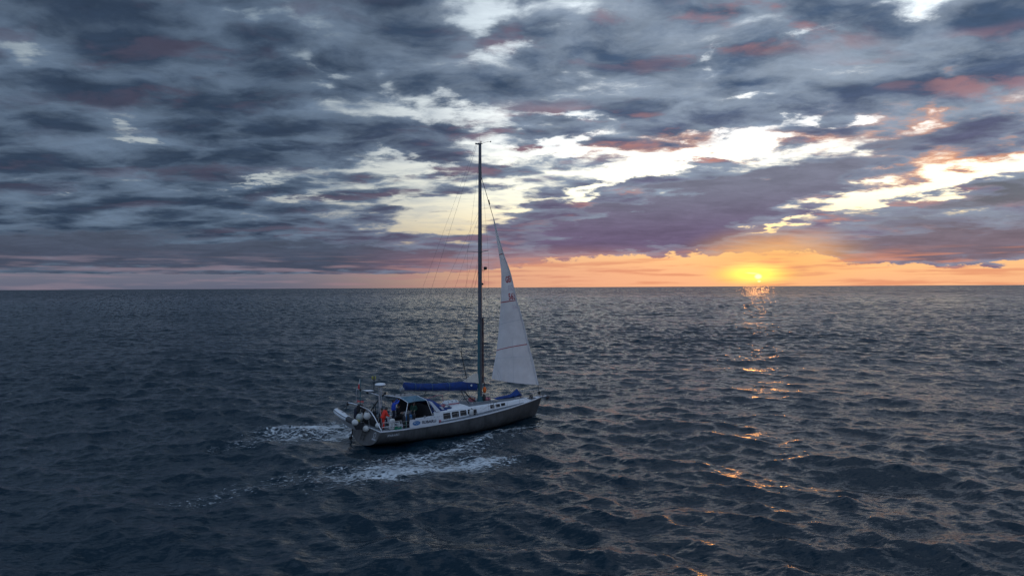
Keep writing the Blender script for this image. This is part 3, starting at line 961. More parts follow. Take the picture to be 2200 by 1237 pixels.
RP, FP, FR_, RR_ = (2.15, -1.15, 3.26), (4.30, -0.95, 3.22), (4.10, 0.72, 3.30), (2.48, 0.70, 3.31)
FS, RS = (4.78, 1.12, 2.92), (2.95, 1.26, 2.93)
bim = quad_sheet('bimini', (RP, FP, FR_, RR_), 'solar', yacht, 0.05, 0.03)
for u0, v0 in ((2.75, -.55), (3.2, -.35), (3.7, -.6), (3.3, .1)):
    mb = MB(); mb.box((u0, v0, 3.33), (0.16, 0.10, 0.05), (0, 0, 0.3), 0.02); mb.build('vent', 'black', bim)
quad_sheet('bimini_panel', (RR_, FR_, FS, RS), 'vinyl', bim, 0.03, 0.05)
quad_sheet('bimini_panel', (RP, FP, (4.4, -1.4, 2.9), (2.6, -1.5, 2.9)), 'vinyl', bim, 0.03, 0.04)
mb = MB(); mb.tube([(2.15, -1.15, 3.27), (2.48, .70, 3.33), (2.72, 1.0, 3.15), RS], 0.03); mb.build('bimini_frame', 'steel', yacht, True)
mb = MB(); mb.tube([(4.3, -.97, 3.22), (4.12, .72, 3.31), FS], 0.025); mb.build('bimini_frame', 'steel', yacht, True)
for p in (((2.95, 1.26, 2.92), (2.55, 1.60, 1.95), (2.5, 1.66, 1.35)), ((2.2, -1.15, 3.26), (2.4, -1.6, 1.9), (2.5, -1.66, 1.35)), ((4.75, 1.12, 2.92), (5.05, 1.55, 1.75)), ((4.78, 1.02, 2.92), (5.35, 1.52, 1.97)), ((4.3, -1.0, 3.2), (5.0, -1.55, 1.75))):
    mb = MB(); mb.tube(p, 0.027, 8); mb.build('post', 'steel', yacht, True)
quad_sheet('side_curtain', ((3.6, -1.45, 2.88), (5.1, -1.45, 2.75), (5.15, -1.5, 1.6), (3.6, -1.55, 1.6)), 'dark', yacht, 0.02, 0.02)
quad_sheet('side_curtain', ((4.84, 1.20, 2.90), (5.12, 1.32, 2.80), (5.78, 1.66, 1.98), (5.36, 1.66, 1.98)), 'clear', yacht, 0.02, 0.02)

# dodger: blue spray hood with clear windows
mb = MB(); rings = []
prof = [(-1.55, 0.0), (-1.45, 0.55), (-1.15, 0.88), (-0.6, 1.0), (0, 1.03), (0.6, 1.0), (1.15, 0.88), (1.45, 0.55), (1.55, 0.0)]
for u, top, sc_ in ((4.95, 2.86, 0.94), (5.3, 2.86, 0.95), (5.7, 2.72, 0.96), (6.05, 2.50, 0.97), (6.3, 2.18, 0.97), (6.42, 1.99, 0.97)):
    rings.append([(u + 0.12 * (1 - h_), v_ * sc_, 1.95 + (top - 1.95) * h_) for v_, h_ in prof])
mb.loft(rings, False, False); dodger = mb.build('dodger', 'blue', yacht, 60)
for side in (1, -1):
    quad_sheet('dodger_window', ((5.72, side * 1.49, 2.36), (6.02, side * 1.485, 2.32), (6.18, side * 1.53, 2.10), (6.0, side * 1.545, 2.06)), 'clear', dodger, 0.01)
mb = MB(); mb.tube([(6.45, -1.5, 2.0), (6.55, -.7, 2.06), (6.55, .7, 2.06), (6.45, 1.5, 2.0)], 0.05); mb.build('dodger_hem', 'blue', dodger, True)

# mast
MU = 10.85
mb = MB(); rings = []
for z_ in np.linspace(1.95, 24.5, 26):
    k_ = 1 if z_ < 16 else 1 - 0.30 * (z_ - 16) / 8.5
    u0 = MU - 0.008 * (z_ - 1.95); vv = 0.0
    rings.append([(u0 + 0.20 * k_ * math.cos(a), vv + 0.115 * k_ * math.sin(a), z_) for a in np.linspace(0, 2 * math.pi, 15)[:-1]])
mb.loft(rings); mast = mb.build('mast', 'mast', yacht, 50)
mb = MB(); rings = []
for z_ in (1.96, 3.0, 5.0, 7.2, 8.8):
    u0 = MU - 0.008 * (z_ - 1.95) - 0.12
    rings.append([(u0 + 0.12 * math.cos(a), 0.117 * math.sin(a), z_) for a in np.linspace(0, 2 * math.pi, 15)[:-1]])
mb.loft(rings); mb.build('mast_sleeve', 'teal', mast, 50)
mb = MB(); mb.lathe((MU, 0, 1.98), (0, 0, 1), [(0, .42), (.05, .40), (.10, .26), (.5, .23)]); mb.build('mast_collar', 'teal', mast, 40)
mb = MB(); mb.tube([(MU + .30, .02, 3.6), (MU + .24, .02, 9.4)], 0.075, 8); mb.build('spinnaker_pole', 'maroon', yacht, True)
mb = MB(); mb.box((MU - .42, 0, 24.45), (0.5, 0.07, 0.12)); mb.box((MU - .15, 0, 24.53), (0.4, 0.14, 0.05)); mb.build('masthead_crane', 'mast', mast)
mb = MB(); mb.tube([(MU - .1, 0, 24.5), (MU + .55, 0.1, 24.75), (MU + .85, .12, 24.78)], 0.015); mb.ball((MU + .88, .12, 24.8), 0.06); mb.build('wind_sensor', 'black', mast)
mb = MB(); mb.tube([(MU - .2, 0, 24.5), (MU - .2, 0, 25.3)], 0.008); mb.tube([(MU - .08, 0, 24.5), (MU - .08, 0, 24.75)], 0.04); mb.build('antenna', 'black', mast)
mb = MB(); mb.box((MU + .24, 0, 13.5), (0.35, 0.05, 0.05)); mb.box((MU + .48, 0, 13.68), (0.28, 0.22, 0.28), None, 0.05); mb.build('deck_light', 'black', mast)
mb = MB(); mb.box((MU + .2, 0, 12.3), (0.16, 0.14, 0.18), None, 0.04); mb.build('steaming_light', 'black', mast)
for z_, w_ in ((15.1, 1.55), (9.35, 1.75)):
    for side in (1, -1):
        mb = MB(); u0 = MU - 0.008 * z_
        mb.loft([[(u0 - .02 + d_, 0.08 * side, z_ - .03), (u0 - .02 + d_, 0.08 * side, z_ + .03)] + [(u0 - .02 - d_, .08 * side, z_ + .03), (u0 - .02 - d_, .08 * side, z_ - .03)] if False else
                 [(u0 + .07, .08 * side, z_ - .025), (u0 + .07, .08 * side, z_ + .025), (u0 - .07, .08 * side, z_ + .025), (u0 - .07, .08 * side, z_ - .025)] for d_ in (0,)] +
                [[(u0 - .22, w_ * side, z_ + .05), (u0 - .22, w_ * side, z_ + .085), (u0 - .30, w_ * side, z_ + .085), (u0 - .30, w_ * side, z_ + .05)]])
        mb.build('spreader', 'mast', mast)
WR = 0.0065
for side in (1, -1):
    for p in ([(10.35, 2.28 * side, 1.43), (MU - .35, 1.75 * side, 9.42), (MU - .35, 1.55 * side, 15.18), (MU - .18, .08 * side, 23.2)],
              [(10.2, 2.26 * side, 1.42), (MU - .06, .10 * side, 9.2)], [(10.8, 2.2 * side, 1.45), (MU + .08, .10 * side, 9.2)],
              [(MU - .33, 1.74 * side, 9.42), (MU - .11, .10 * side, 15.0)],
              [(2.2, 2.25 * side, 1.2), (6.2, 1.2 * side, 9.0), (MU - .2, .12 * side, 18.6)]):
        mb = MB(); mb.tube(p, WR, 5); mb.build('shroud' if p[0][0] > 5 else 'running_stay', 'wire', yacht)
mb = MB(); mb.tube([(0.35, 0, 1.25), (0.8, 0, 2.3), (5.0, 0, 12.0), (MU - .6, 0, 24.45)], WR, 5); mb.build('backstay', 'wire', yacht)
STAY = [(17.78, 0, 1.75), (17.46, 0, 2.87), (16.38, -.18, 6.72), (15.02, -.25, 10.81), (13.43, -.18, 15.02), (12.2, 0, 18.08), (MU - .0, 0, 21.6)]
mb = MB(); mb.tube(STAY[-2:], 0.024, 6); stay = mb.build('forestay', 'wire', yacht, True)
mb = MB(); mb.tube(STAY[:2], 0.028, 6); mb.build('stay_foot', 'wire', stay, True)
mb = MB(); mb.lathe((17.70, 0, 1.95), (-.3, 0, 1), [(0, .05), (.03, .15), (.08, .10), (.2, .10), (.25, .15), (.3, .05)]); mb.build('furler_drum', 'black', stay, 40)
mb = MB(); mb.tube([(11.62, 0, 19.7), (11.75, 0, 19.3)], 0.06); mb.build('halyard_swivel', 'black', stay)
mb = MB(); mb.tube([(14.6, -1.3, 1.6), (13.4, -1.55, 5.6), (MU + .12, -.05, 12.6)], WR * .8, 5); mb.build('spare_halyard', 'wire', yacht)
mb = MB(); mb.tube([(9.2, 0.3, 4.2), (8.6, .3, 6.6)], 0.035, 6); mb.tube([(9.4, .3, 2.9), (9.2, 0.3, 4.2), (8.6, .3, 6.6), (MU - .2, .1, 14)], .012, 5)
mb.build('tackle', 'black', yacht)

# boom, stowed mainsail
G0, G1 = Vector((10.55, 0, 3.08)), Vector((2.95, 0, 3.82))
mb = MB(); rings = []
for t_ in np.linspace(0, 1, 8):
    c_ = G0.lerp(G1, t_); rings.append([(c_.x, 0.11 * math.cos(a), c_.z + 0.16 * math.sin(a)) for a in np.linspace(0, 2 * math.pi, 11)[:-1]])
mb.loft(rings); boom = mb.build('boom', 'hullgrey', yacht, 50)
top_h = curve([0, .08, .2, .4, .6, .75, .9, 1.0], [0.62, 0.74, 0.70, 0.58, 0.50, 0.50, 0.56, 0.62])
mb = MB(); rings = []
for i, t_ in enumerate(np.linspace(0.012, 0.955, 42)):
    c_ = G0.lerp(G1, t_); h_ = top_h(t_); w_ = 0.19 + 0.07 * math.sin(math.pi * t_) ; rr = []
    for j in range(16):
        a = 2 * math.pi * j / 16
        wr = 1 + 0.12 * math.sin(3.1 * j + 0.9 * i) * math.sin(1.7 * i + j) + 0.09 * math.sin(0.8 * i + 2 * j)
        vv = w_ * math.sin(a) * (1 - 0.45 * (math.cos(a) > 0.3) * (math.cos(a))) * wr
        rr.append((c_.x, vv, c_.z - 0.10 + (h_ + 0.10) * (0.5 + 0.5 * math.cos(a)) * (1 + 0.02 * math.sin(0.7 * i))))
    rings.append(rr)
mb.loft(rings); cover = mb.build('mainsail_cover', 'blue', boom, 60)
for t_ in (0.40, 0.62, 0.83):
    c_ = G0.lerp(G1, t_); h_ = top_h(t_); mb = MB()
    mb.tube([(c_.x, 0.285 * math.sin(a), c_.z - 0.13 + (h_ + 0.16) * (0.5 + 0.5 * math.cos(a))) for a in np.linspace(0, 2 * math.pi, 17)], 0.018, 5, False); mb.build('sail_tie', 'vinyl', cover, True)
mb = MB(); mb.lathe((9.75, .24, 3.55), (0, 1, 0), [(0, .09), (.03, .085)]); mb.build('cover_badge', 'markwhite', cover)
mb = MB(); rings = []
for t_, h0, h1, w_ in ((0.0, 0.55, 1.42, .16), (.05, .6, 1.38, .15), (.10, .62, 1.18, .13), (.15, .62, .95, .10), (.2, .6, .72, .05)):
    c_ = G0.lerp(G1, t_); rings.append([(c_.x + .04, w_, c_.z + h0), (c_.x + .04, w_ * .6, c_.z + (h0 + h1) / 2), (c_.x + .04, 0.02, c_.z + h1), (c_.x + .04, -.02, c_.z + h1), (c_.x + .04, -w_ * .6, c_.z + (h0 + h1) / 2), (c_.x + .04, -w_, c_.z + h0)])
mb.loft(rings); mb.build('mainsail_head', 'beige', boom, 50)
mb = MB(); mb.tube([(9.0, 0, 3.25), (9.7, 0, 2.5), (10.4, 0, 2.05)], 0.045, 6); mb.build('boom_vang', 'black', boom)
mb = MB(); mb.tube([(8.75, .1, 3.22), (8.95, .35, 2.6), (9.3, .6, 2.05)], 0.03, 6); mb.build('boom_vang', 'black', boom)
for v_ in (0.0, 0.25): mb = MB(); mb.tube([(5.3, v_ * .3, 3.52), (5.2, v_, 2.88)], 0.015, 5); mb.build('mainsheet', 'black', boom)
for side in (1, -1):
    for u0, z0 in ((4.4, 4.3), (5.0, 4.15)):
        mb = MB(); mb.tube([(u0, .16 * side, z0), (8.5, .28 * side, 9.0), (MU - .3, .6 * side, 15.1)], 0.006, 4); mb.build('lazy_jack', 'wire', boom)
mb = MB(); mb.tube([(2.98, 0, 4.0), (MU - .5, 0, 24.4)], 0.008, 4); mb.build('topping_lift', 'wire', boom)
lettering('boom_mark', 'BOOM', 0.01, lambda x, y: (0, 0, -0.3), 'teal', boom) if False else None

# jib, partly furled round its stay
ROWS = [((17.46, 0.0, 2.87), (13.07, -1.3, 3.62)), ((16.95, -0.1, 4.91), (13.35, -1.3, 5.04)), ((16.38, -0.18, 6.72), (13.56, -1.25, 6.19)),
        ((15.74, -0.23, 8.94), (13.71, -1.1, 8.45)), ((15.02, -0.25, 10.81), (13.78, -0.95, 10.59)), ((14.31, -0.23, 13.18), (13.63, -0.7, 12.92)),
        ((13.43, -0.18, 15.02), (13.16, -0.45, 14.94)), ((12.72, -0.1, 16.74), (12.59, -0.2, 16.66)), ((12.2, 0.0, 18.08), (12.17, 0.0, 18.08))]
ti = list(range(9))
LU = [curve(ti, [r[0][c] for r in ROWS]) for c in range(3)]
LE = [curve(ti, [r[1][c] for r in ROWS]) for c in range(3)]


def jib_pt(s_, t_, off=0.0):
    """s_ 0 at the leech, 1 at the luff; t_ row 0 foot to 8 head; the cloth bellies to port"""
    a = Vector([f(t_) for f in LE]); b = Vector([f(t_) for f in LU])
    p = a.lerp(b, s_)
    d = (b - a); w_ = d.length
    n_ = Vector((d.y, -d.x, 0)); n_ = n_.normalized() if n_.length > 1e-6 else Vector((0, -1, 0))
    if n_.y > 0: n_ = -n_
    bell = 0.13 * w_ * (1 - (2 * (s_ ** 0.75) - 1) ** 2)
    wr = 0.012 * w_ * math.sin(26 * s_ + 3 * t_) * max(0, 1 - t_ / 1.2) * (1 - s_) + 0.02 * math.sin(9 * t_) * math.sin(math.pi * s_)
    wr += 0.05 * max(0, 1 - s_ * 5) * max(0, 1 - abs(t_) * 1.5) * math.sin(40 * s_)
    p = p + n_ * (bell + wr) - n_ * off
    p.z -= 0.16 * math.sin(math.pi * s_) * max(0, 1 - t_)
    return p


jm = bpy.data.materials.new('white_sailcloth'); jm.use_nodes = True; jm.node_tree.nodes.clear()
J = NT(jm.node_tree)
tc_ = J.n.new('ShaderNodeTexCoord'); jn = J.noise(tc_.outputs['Object'], 1.6, 5.0, 0.6)
jn2 = J.noise(tc_.outputs['Object'], 0.5, 4.0, 0.6)
jc = J.v('SCALE', (0.86, 0.85, 0.85), J.ss(J.m('ADD', J.m('MULTIPLY', jn, 0.5), J.m('MULTIPLY', jn2, 0.5)), 0.35, 0.65, 0.86, 1.05, 'LINEAR'))
d1 = J.n.new('ShaderNodeBsdfDiffuse'); J.set(d1.inputs[0], jc)
d2 = J.n.new('ShaderNodeBsdfTranslucent'); J.set(d2.inputs[0], jc)
bp = J.n.new('ShaderNodeBump'); bp.inputs['Strength'].default_value = 0.7; bp.inputs['Distance'].default_value = 0.08
J.set(bp.inputs['Height'], J.noise(tc_.outputs['Object'], 2.2, 4.0, 0.55)); J.set(d1.inputs['Normal'], bp.outputs[0])
mxs = J.n.new('ShaderNodeMixShader'); mxs.inputs[0].default_value = 0.5
J.l.new(d1.outputs[0], mxs.inputs[1]); J.l.new(d2.outputs[0], mxs.inputs[2])
jo = J.n.new('ShaderNodeOutputMaterial'); J.l.new(mxs.outputs[0], jo.inputs[0])
M['sail'] = jm
mb = MB(); NS, NTT = 26, 80
g_ = [tuple(jib_pt(i / NS, 8 * j / NTT)) for j in range(NTT + 1) for i in range(NS + 1)]
mb.add(g_, [(j * (NS + 1) + i, j * (NS + 1) + i + 1, (j + 1) * (NS + 1) + i + 1, (j + 1) * (NS + 1) + i) for j in range(NTT) for i in range(NS)])
jib = mb.build('jib', 'sail', yacht, 180)
# the furled turns along the luff
mb = MB(); mb.tube([tuple(Vector([f(t_) for f in LU])) for t_ in np.linspace(0, 8, 30)], [0.10 - 0.055 * k_ / 29 for k_ in range(30)], 8); mb.build('furled_luff', 'sail', jib, True)
for t_, mname, w_, nm in ((2.0, 'sailred', .035, 'draft_stripe'), (4.0, 'sailred', .035, 'draft_stripe'), (6.0, 'sailred', .035, 'draft_stripe'), (1.35, 'sailgrey', .02, 'seam'), (3.05, 'sailgrey', .02, 'seam'), (5.0, 'sailgrey', .015, 'seam')):
    for off in (0.014, -0.014):
        mb = MB(); dt = w_ / 2.0
        g_ = [tuple(jib_pt(i / NS, t_ + e_, off)) for i in range(NS + 1) for e_ in (-dt, dt)]
        mb.add(g_, [(2 * i, 2 * i + 2, 2 * i + 3, 2 * i + 1) for i in range(NS)]); mb.build(nm, mname, jib)
mb = MB(); mb.tube([tuple(jib_pt(.52 + .03 * q / 12, .02 + 2.4 * q / 12, .012)) for q in range(13)], .010, 4); mb.build('seam', 'sailgrey', jib)
mb = MB()
for k_ in range(6):
    a = 0.16 * k_ / 5
    pts = [tuple(jib_pt(min(0.02 + 0.22 * math.cos(1.5 * q / 6), 1), 0.02 + 0.62 * math.sin(1.5 * q / 6) * 1.0, 0.015)) for q in range(7)]
mb.tube(pts, 0.012, 4); mb.build('clew_patch', 'sailgrey', jib)
mb = MB(); mb.tube([(13.07, -1.3, 3.62), (11.5, -1.6, 2.9), (8.8, -1.75, 1.6)], 0.012, 5); mb.build('jib_sheet', 'rope', jib)
mb = MB(); mb.tube([(13.07, -1.3, 3.62), (12.4, -.3, 3.0), (11.2, 1.2, 1.9), (9.0, 1.9, 1.4)], 0.009, 5); mb.build('jib_sheet', 'rope', jib)


def on_jib(s0, t0, off, mirror=False):
    def f(x, y):
        t_ = t0 + y / 2.02
        w_ = (Vector([q(t_) for q in LU]) - Vector([q(t_) for q in LE])).length
        s_ = s0 + (x if not mirror else -x) / max(w_, .2)
        # text stands upright, rows of cloth slope: follow the cloth
        return jib_pt(min(max(s_, 0.0), 1.0), t_, off)
    return f


lettering('sail_letters', 'GER', 0.66, on_jib(0.42, 4.72, 0.02), 'sailred', jib, 0, 0.02, 1.05, squeeze=.50)
lettering('sail_number', '565', 0.70, on_jib(0.54, 4.06, 0.02), 'sailred', jib, 0, 0.02, 1.1, squeeze=.60)
M['ghost'] = mat_of('print_showing_through', (0.60, 0.52, 0.57), 0.8, var=0.05)
lettering('print_from_far_side', 'GER', 0.56, on_jib(1.0, 4.40, 0.018, True), 'ghost', jib, 0, 0.0, 1.0, squeeze=.5)
lettering('print_from_far_side', '565', 0.56, on_jib(1.0, 3.62, 0.018, True), 'ghost', jib, 0, 0.0, 1.0, squeeze=.6)

# bow: pulpit, roller
mb = MB()
zt = 0.66
mb.tube([(16.0, beam(16.0) - .06, sheer(16) + zt), (17.2, beam(17.2) - .02, sheer(17.2) + zt + .03), (18.15, .16, sheer(18) + zt + .05), (18.15, -.16, sheer(18) + zt + .05), (17.2, -beam(17.2) + .02, sheer(17.2) + zt + .03), (16.0, -beam(16.0) + .06, sheer(16) + zt)], 0.018)
for u0 in (16.0, 17.2):
    for side in (1, -1): mb.tube([(u0, side * (beam(u0) - .05), sheer(u0)), (u0, side * (beam(u0) - .04), sheer(u0) + zt)], 0.016)
mb.build('pulpit', 'steel', yacht, True)
mb = MB(); mb.box((18.15, 0, 1.70), (0.7, 0.22, 0.08), None, 0.02); mb.lathe((18.48, -.09, 1.72), (0, 1, 0), [(0, .07), (.18, .07)]); mb.build('bow_roller', 'steel', yacht)
mb = MB(); mb.lathe((16.6, 0, 1.66), (0, 0, 1), [(0, .16), (.1, .16), (.14, .09), (.24, .08), (.27, .14), (.32, .12), (.33, .03)]); mb.build('windlass', 'black', yacht, 40)
for v_ in (.22, -.22): mb = MB(); mb.box((16.95, v_, 1.72), (0.26, .05, .06), None, .02); mb.build('cleat', 'steel', yacht)
# stanchions and lifelines
SU = [3.35, 5.1, 6.9, 8.75, 10.55, 12.3, 14.1]
for side in (1, -1):
    for u0 in SU:
        mb = MB(); mb.tube([(u0, side * (beam(u0) - .06), sheer(u0)), (u0, side * (beam(u0) - .04), sheer(u0) + .64)], 0.016); mb.build('stanchion', 'steel', yacht)
    for h_ in (.62, .33):
        mb = MB(); mb.tube([(u0, side * (beam(u0) - .045), sheer(u0) + h_) for u0 in [0.2, 1.8] + SU + [16.0]], 0.009, 5); mb.build('lifeline', 'steel', yacht)
    mb = MB()
    mb.tube([(0.15, side * 2.2, 1.2), (0.25, side * 2.25, 1.86), (1.0, side * 2.3, 1.84), (1.8, side * 2.34, 1.84), (1.85, side * 2.34, 1.2)], 0.02)
    mb.tube([(0.2, side * 2.22, 1.52), (1.82, side * 2.34, 1.50)], 0.015); mb.tube([(1.0, side * 2.3, 1.84), (1.0, side * 2.28, 1.2)], 0.015)
    mb.build('pushpit', 'steel', yacht, True)
mb = MB(); mb.tube([(10.75, 2.18, 1.48), (10.72, 2.2, 2.2)], .015); mb.tube([(11.1, 2.14, 1.5), (11.07, 2.16, 2.2)], .015); mb.tube([(10.72, 2.2, 2.2), (11.07, 2.16, 2.2)], .015); mb.tube([(10.74, 2.19, 1.85), (11.09, 2.15, 1.85)], .015); mb.build('granny_bar', 'steel', yacht, True)
mb = MB(); mb.tube([(6.2, -1.2, 2.0), (6.3, -1.2, 2.6), (7.2, -1.2, 2.75), (7.7, -1.2, 2.7), (7.85, -1.2, 2.0)], 0.025); mb.build('grab_hoop', 'pink', yacht, True)

# stern: low goal post, tall frame, radar post, aerials
mb = MB(); mb.tube([(0.2, 2.18, 1.22), (0.02, 1.3, 2.18), (0, .85, 2.45), (0, .3, 2.58), (0, -1.5, 2.66), (-.3, -2.1, 2.76), (-.5, -2.25, 2.78)], 0.038, 8); mb.tube([(0.15, -2.15, 1.2), (-.02, -1.6, 2.64)], .03); mb.tube([(.1, .3, 1.2), (0, .3, 2.58)], .022)
mb.build('davit_frame', 'steel', yacht, True)
mb = MB(); mb.tube([(-.5, -2.25, 2.8), (-.62, -2.5, 2.1), (-1.0, -2.6, 1.9)], .022); mb.lathe((-.52, -2.3, 2.55), (0, 0, 1), [(0, .02), (.04, .09), (.2, .09), (.26, .02)]); mb.tube([(-.55, -2.3, 2.6), (-.9, -2.9, 2.15), (-1.1, -3.3, 2.1)], .02); mb.build('davit_tackle', 'black', yacht)
mb = MB(); mb.tube([(.1, -2.0, 1.2), (.1, -2.0, 3.86)], .03); mb.tube([(.1, -2.0, 3.86), (.3, -.6, 3.86), (.48, 1.15, 3.72)], .032); mb.tube([(.48, 1.15, 3.72), (.6, 1.5, 1.2)], .028); mb.tube([(.3, -.6, 3.86), (.95, .2, 3.6)], .02)
arch = mb.build('stern_frame', 'steel', yacht, True)
mb = MB(); mb.box((.42, -.45, 3.92), (0.62, .78, .035), (0.05, 0.03, 0.1), .01); mb.build('solar_panel', 'rail', yacht)
mb = MB(); mb.box((.32, -.5, 3.74), (.16, .16, .14), None, .03); mb.build('stern_light', 'black', arch)
mb = MB(); mb.tube([(.05, -1.2, 1.15), (.05, -1.2, 4.78)], .032, 8); flagpole = mb.build('flagpole', 'teal', yacht, True)
mb = MB(); mb.ball((.05, -1.2, 3.9), .10); mb.build('pole_clamp', 'black', flagpole)
mb = MB()
for a in (0, math.pi / 2, math.pi, 1.5 * math.pi): mb.box((.05 + .16 * math.cos(a), -1.2 + .16 * math.sin(a) * 2, 2.98), (.30 if abs(math.cos(a)) > .5 else .08, .08 if abs(math.cos(a)) > .5 else .5, .05), None, .02)
mb.build('red_cross_piece', 'redpaint', flagpole)
for v_ in (0.14, 0.48):
    mb = MB(); mb.tube([(1.02, v_, 1.15), (1.02, v_, 4.36)], .05, 8); mb.build('radar_post', 'steel', yacht, True)
mb = MB(); mb.lathe((1.02, .31, 4.34), (0, 0, 1), [(0, .22), (.02, .38), (.07, .42), (.12, .42), (.17, .37), (.205, .22), (.21, .02)], 20); radar = mb.build('radar_dome', 'white', yacht, 50)
mb = MB(); mb.box((1.02, .31, 4.31), (.5, .55, .06), None, .02); mb.build('radar_bracket', 'black', radar)
mb = MB(); mb.tube([(.68, -.1, 3.65), (.68, -.1, 5.1)], .025); mb.tube([(.68, -.1, 3.65), (1.02, .14, 3.45)], .02)
mb.tube([(.68, -.32, 5.05), (.68, -.25, 4.8), (.68, -.1, 4.7), (.68, .05, 4.8), (.68, .12, 5.1)], .02); aer = mb.build('aerial_mount', 'black', yacht)
mb = MB(); mb.lathe((.68, -.34, 4.78), (0, 0, 1), [(0, .05), (.05, .08), (.22, .07), (.28, .02)]); mb.build('aerial', 'yellow', aer); mb = MB(); mb.lathe((.68, .14, 4.85), (0, 0, 1), [(0, .03), (.05, .05), (.22, .04), (.28, .02)]); mb.build('aerial', 'yellow', aer)
mb = MB(); mb.tube([(.98, .1, 3.2), (.7, -.25, 2.6), (.6, -.4, 2.3)], .05); mb.tube([(1.05, .5, 3.55), (1.2, .75, 3.75)], .05); mb.ball((1.2, .78, 3.8), .11); mb.build('wind_vane_gear', 'black', yacht)
for v_ in (-.35, -.05): mb = MB(); mb.tube([(.8, v_, 1.3), (.8, v_, 2.25)], .085, 8); mb.tube([(.8, v_, 2.2), (.8, v_ - .03, 2.85)], .03, 6); mb.build('rod_holder', 'black', yacht, 50)
mb = MB(); mb.box((.75, -.55, 1.50), (.7, 1.9, .55), None, .08); mb.box((.6, .95, 1.42), (.45, .5, .4), None, .06); mb.build('stern_locker', 'dark', yacht)

# ------------------------------------------------------------------ things carried on and around the yacht
# dinghy slung across the stern, rolled on its side so the bottom shows
DN_L = Vector((-0.15, -0.97, 0.13)).normalized()
DN_W = Vector((-0.84, 0, 0.54)); DN_W = (DN_W - DN_L * DN_W.dot(DN_L)).normalized()
DN_N = DN_W.cross(DN_L)
if DN_N.z < 0: DN_N = -DN_N
DN_O = Vector((-0.75, 0.55, 1.47))


def dn(l, w, n):
    return tuple(DN_L * l + DN_W * w + DN_N * n)


dinghy = thing('inflatable_dinghy', 'light grey inflatable dinghy with dark tube ends slung across the stern', 'dinghy', tuple(DN_O))
path = []
for k_ in range(15):
    path.append((k_ / 14 * 2.3, .62))
for k_ in range(1, 12):
    a = math.pi * k_ / 12; path.append((2.3 + 0.98 * math.sin(a), .62 * math.cos(a)))
path += [(2.3 - k_ / 14 * 2.3, -.62) for k_ in range(15)]
rise = lambda l: 0.20 * max(0, (l - 1.3) / 2) ** 1.6
ends = [i for i, p in enumerate(path) if p[0] < 0.95]
mid = [i for i in range(len(path)) if i not in ends]
segA = [p for i, p in enumerate(path) if i <= mid[0]]; segB = [p for i, p in enumerate(path) if i >= mid[-1]]
segM = [path[i] for i in mid]
mb = MB(); mb.tube([dn(l, w, rise(l)) for l, w in segM], .225, 12); mb.build('tube', 'tube', dinghy, 60)
for sg in (segA, segB):
    mb = MB(); mb.tube([dn(l, w, 0) for l, w in sg], .222, 12); mb.build('tube_end', 'tubedark', dinghy, 60)
for w_ in (.62, -.62):
    mb = MB(); mb.lathe(dn(0.0, w_, 0), tuple(-DN_L), [(-.12, .232), (.02, .235), (.14, .20), (.24, .12), (.28, .03)], 14); mb.build('tube_cone', 'fender', dinghy, 50)
mb = MB(); rings = []
for l in np.linspace(.25, 3.0, 10):
    dpt = .36 * (1 - max(0, (l - 1.8) / 1.25) ** 2); hw = .55 * (1 if l < 2.2 else max(.06, math.sqrt(max(0, 1 - ((l - 2.2) / .95) ** 2)))); r0 = rise(l)
    rings.append([dn(l, hw, r0 - .02), dn(l, hw * .75, r0 - .16 - dpt * .25), dn(l, 0, r0 - .12 - dpt), dn(l, -hw * .75, r0 - .16 - dpt * .25), dn(l, -hw, r0 - .02), dn(l, 0, r0 - .06)])
mb.loft(rings); mb.build('bottom', 'hullgrey', dinghy, 40)
mb = MB()
mb.loft([[dn(l, .5, .2), dn(l, .45, -.2), dn(l, 0, -.42), dn(l, -.45, -.2), dn(l, -.5, .2)] for l in (.2, .25)]); mb.build('dinghy_transom', 'tubedark', dinghy)
mb = MB()
mb.tube([dn(l, w * 1.0 + (.225 if w >= 0 else -.225) * abs(w) / .62 if l < 2.3 else w + .225 * w / .98, rise(l) + (0.0)) if l < 2.3 else
         dn(l + .225 * max(0, (l - 2.3) / .98), w + .225 * w / .65, rise(l)) for l, w in path[2:-2]], .03, 6); mb.build('rubbing_strake', 'tubedark', dinghy, True)
mb = MB(); mb.box((0, 0, 0), (.12, 1.1, .04))
st_ = mb; mb = MB(); mb.loft([[dn(l, .5, .1 + h_), dn(l, -.5, .1 + h_)] + [dn(l + .22, -.5, .1 + h_), dn(l + .22, .5, .1 + h_)] for l, h_ in ((1.3, 0), (1.3, .05))]); mb.build('thwart', 'tube', dinghy)
mb = MB()
for l in (1.2, 1.9, 2.5): mb.tube([dn(l, .62, .24 + rise(l)), dn(l + .12, .60, .29 + rise(l)), dn(l + .24, .60, .24 + rise(l + .24))], .018, 5)
mb.build('grab_handle', 'tubedark', dinghy)

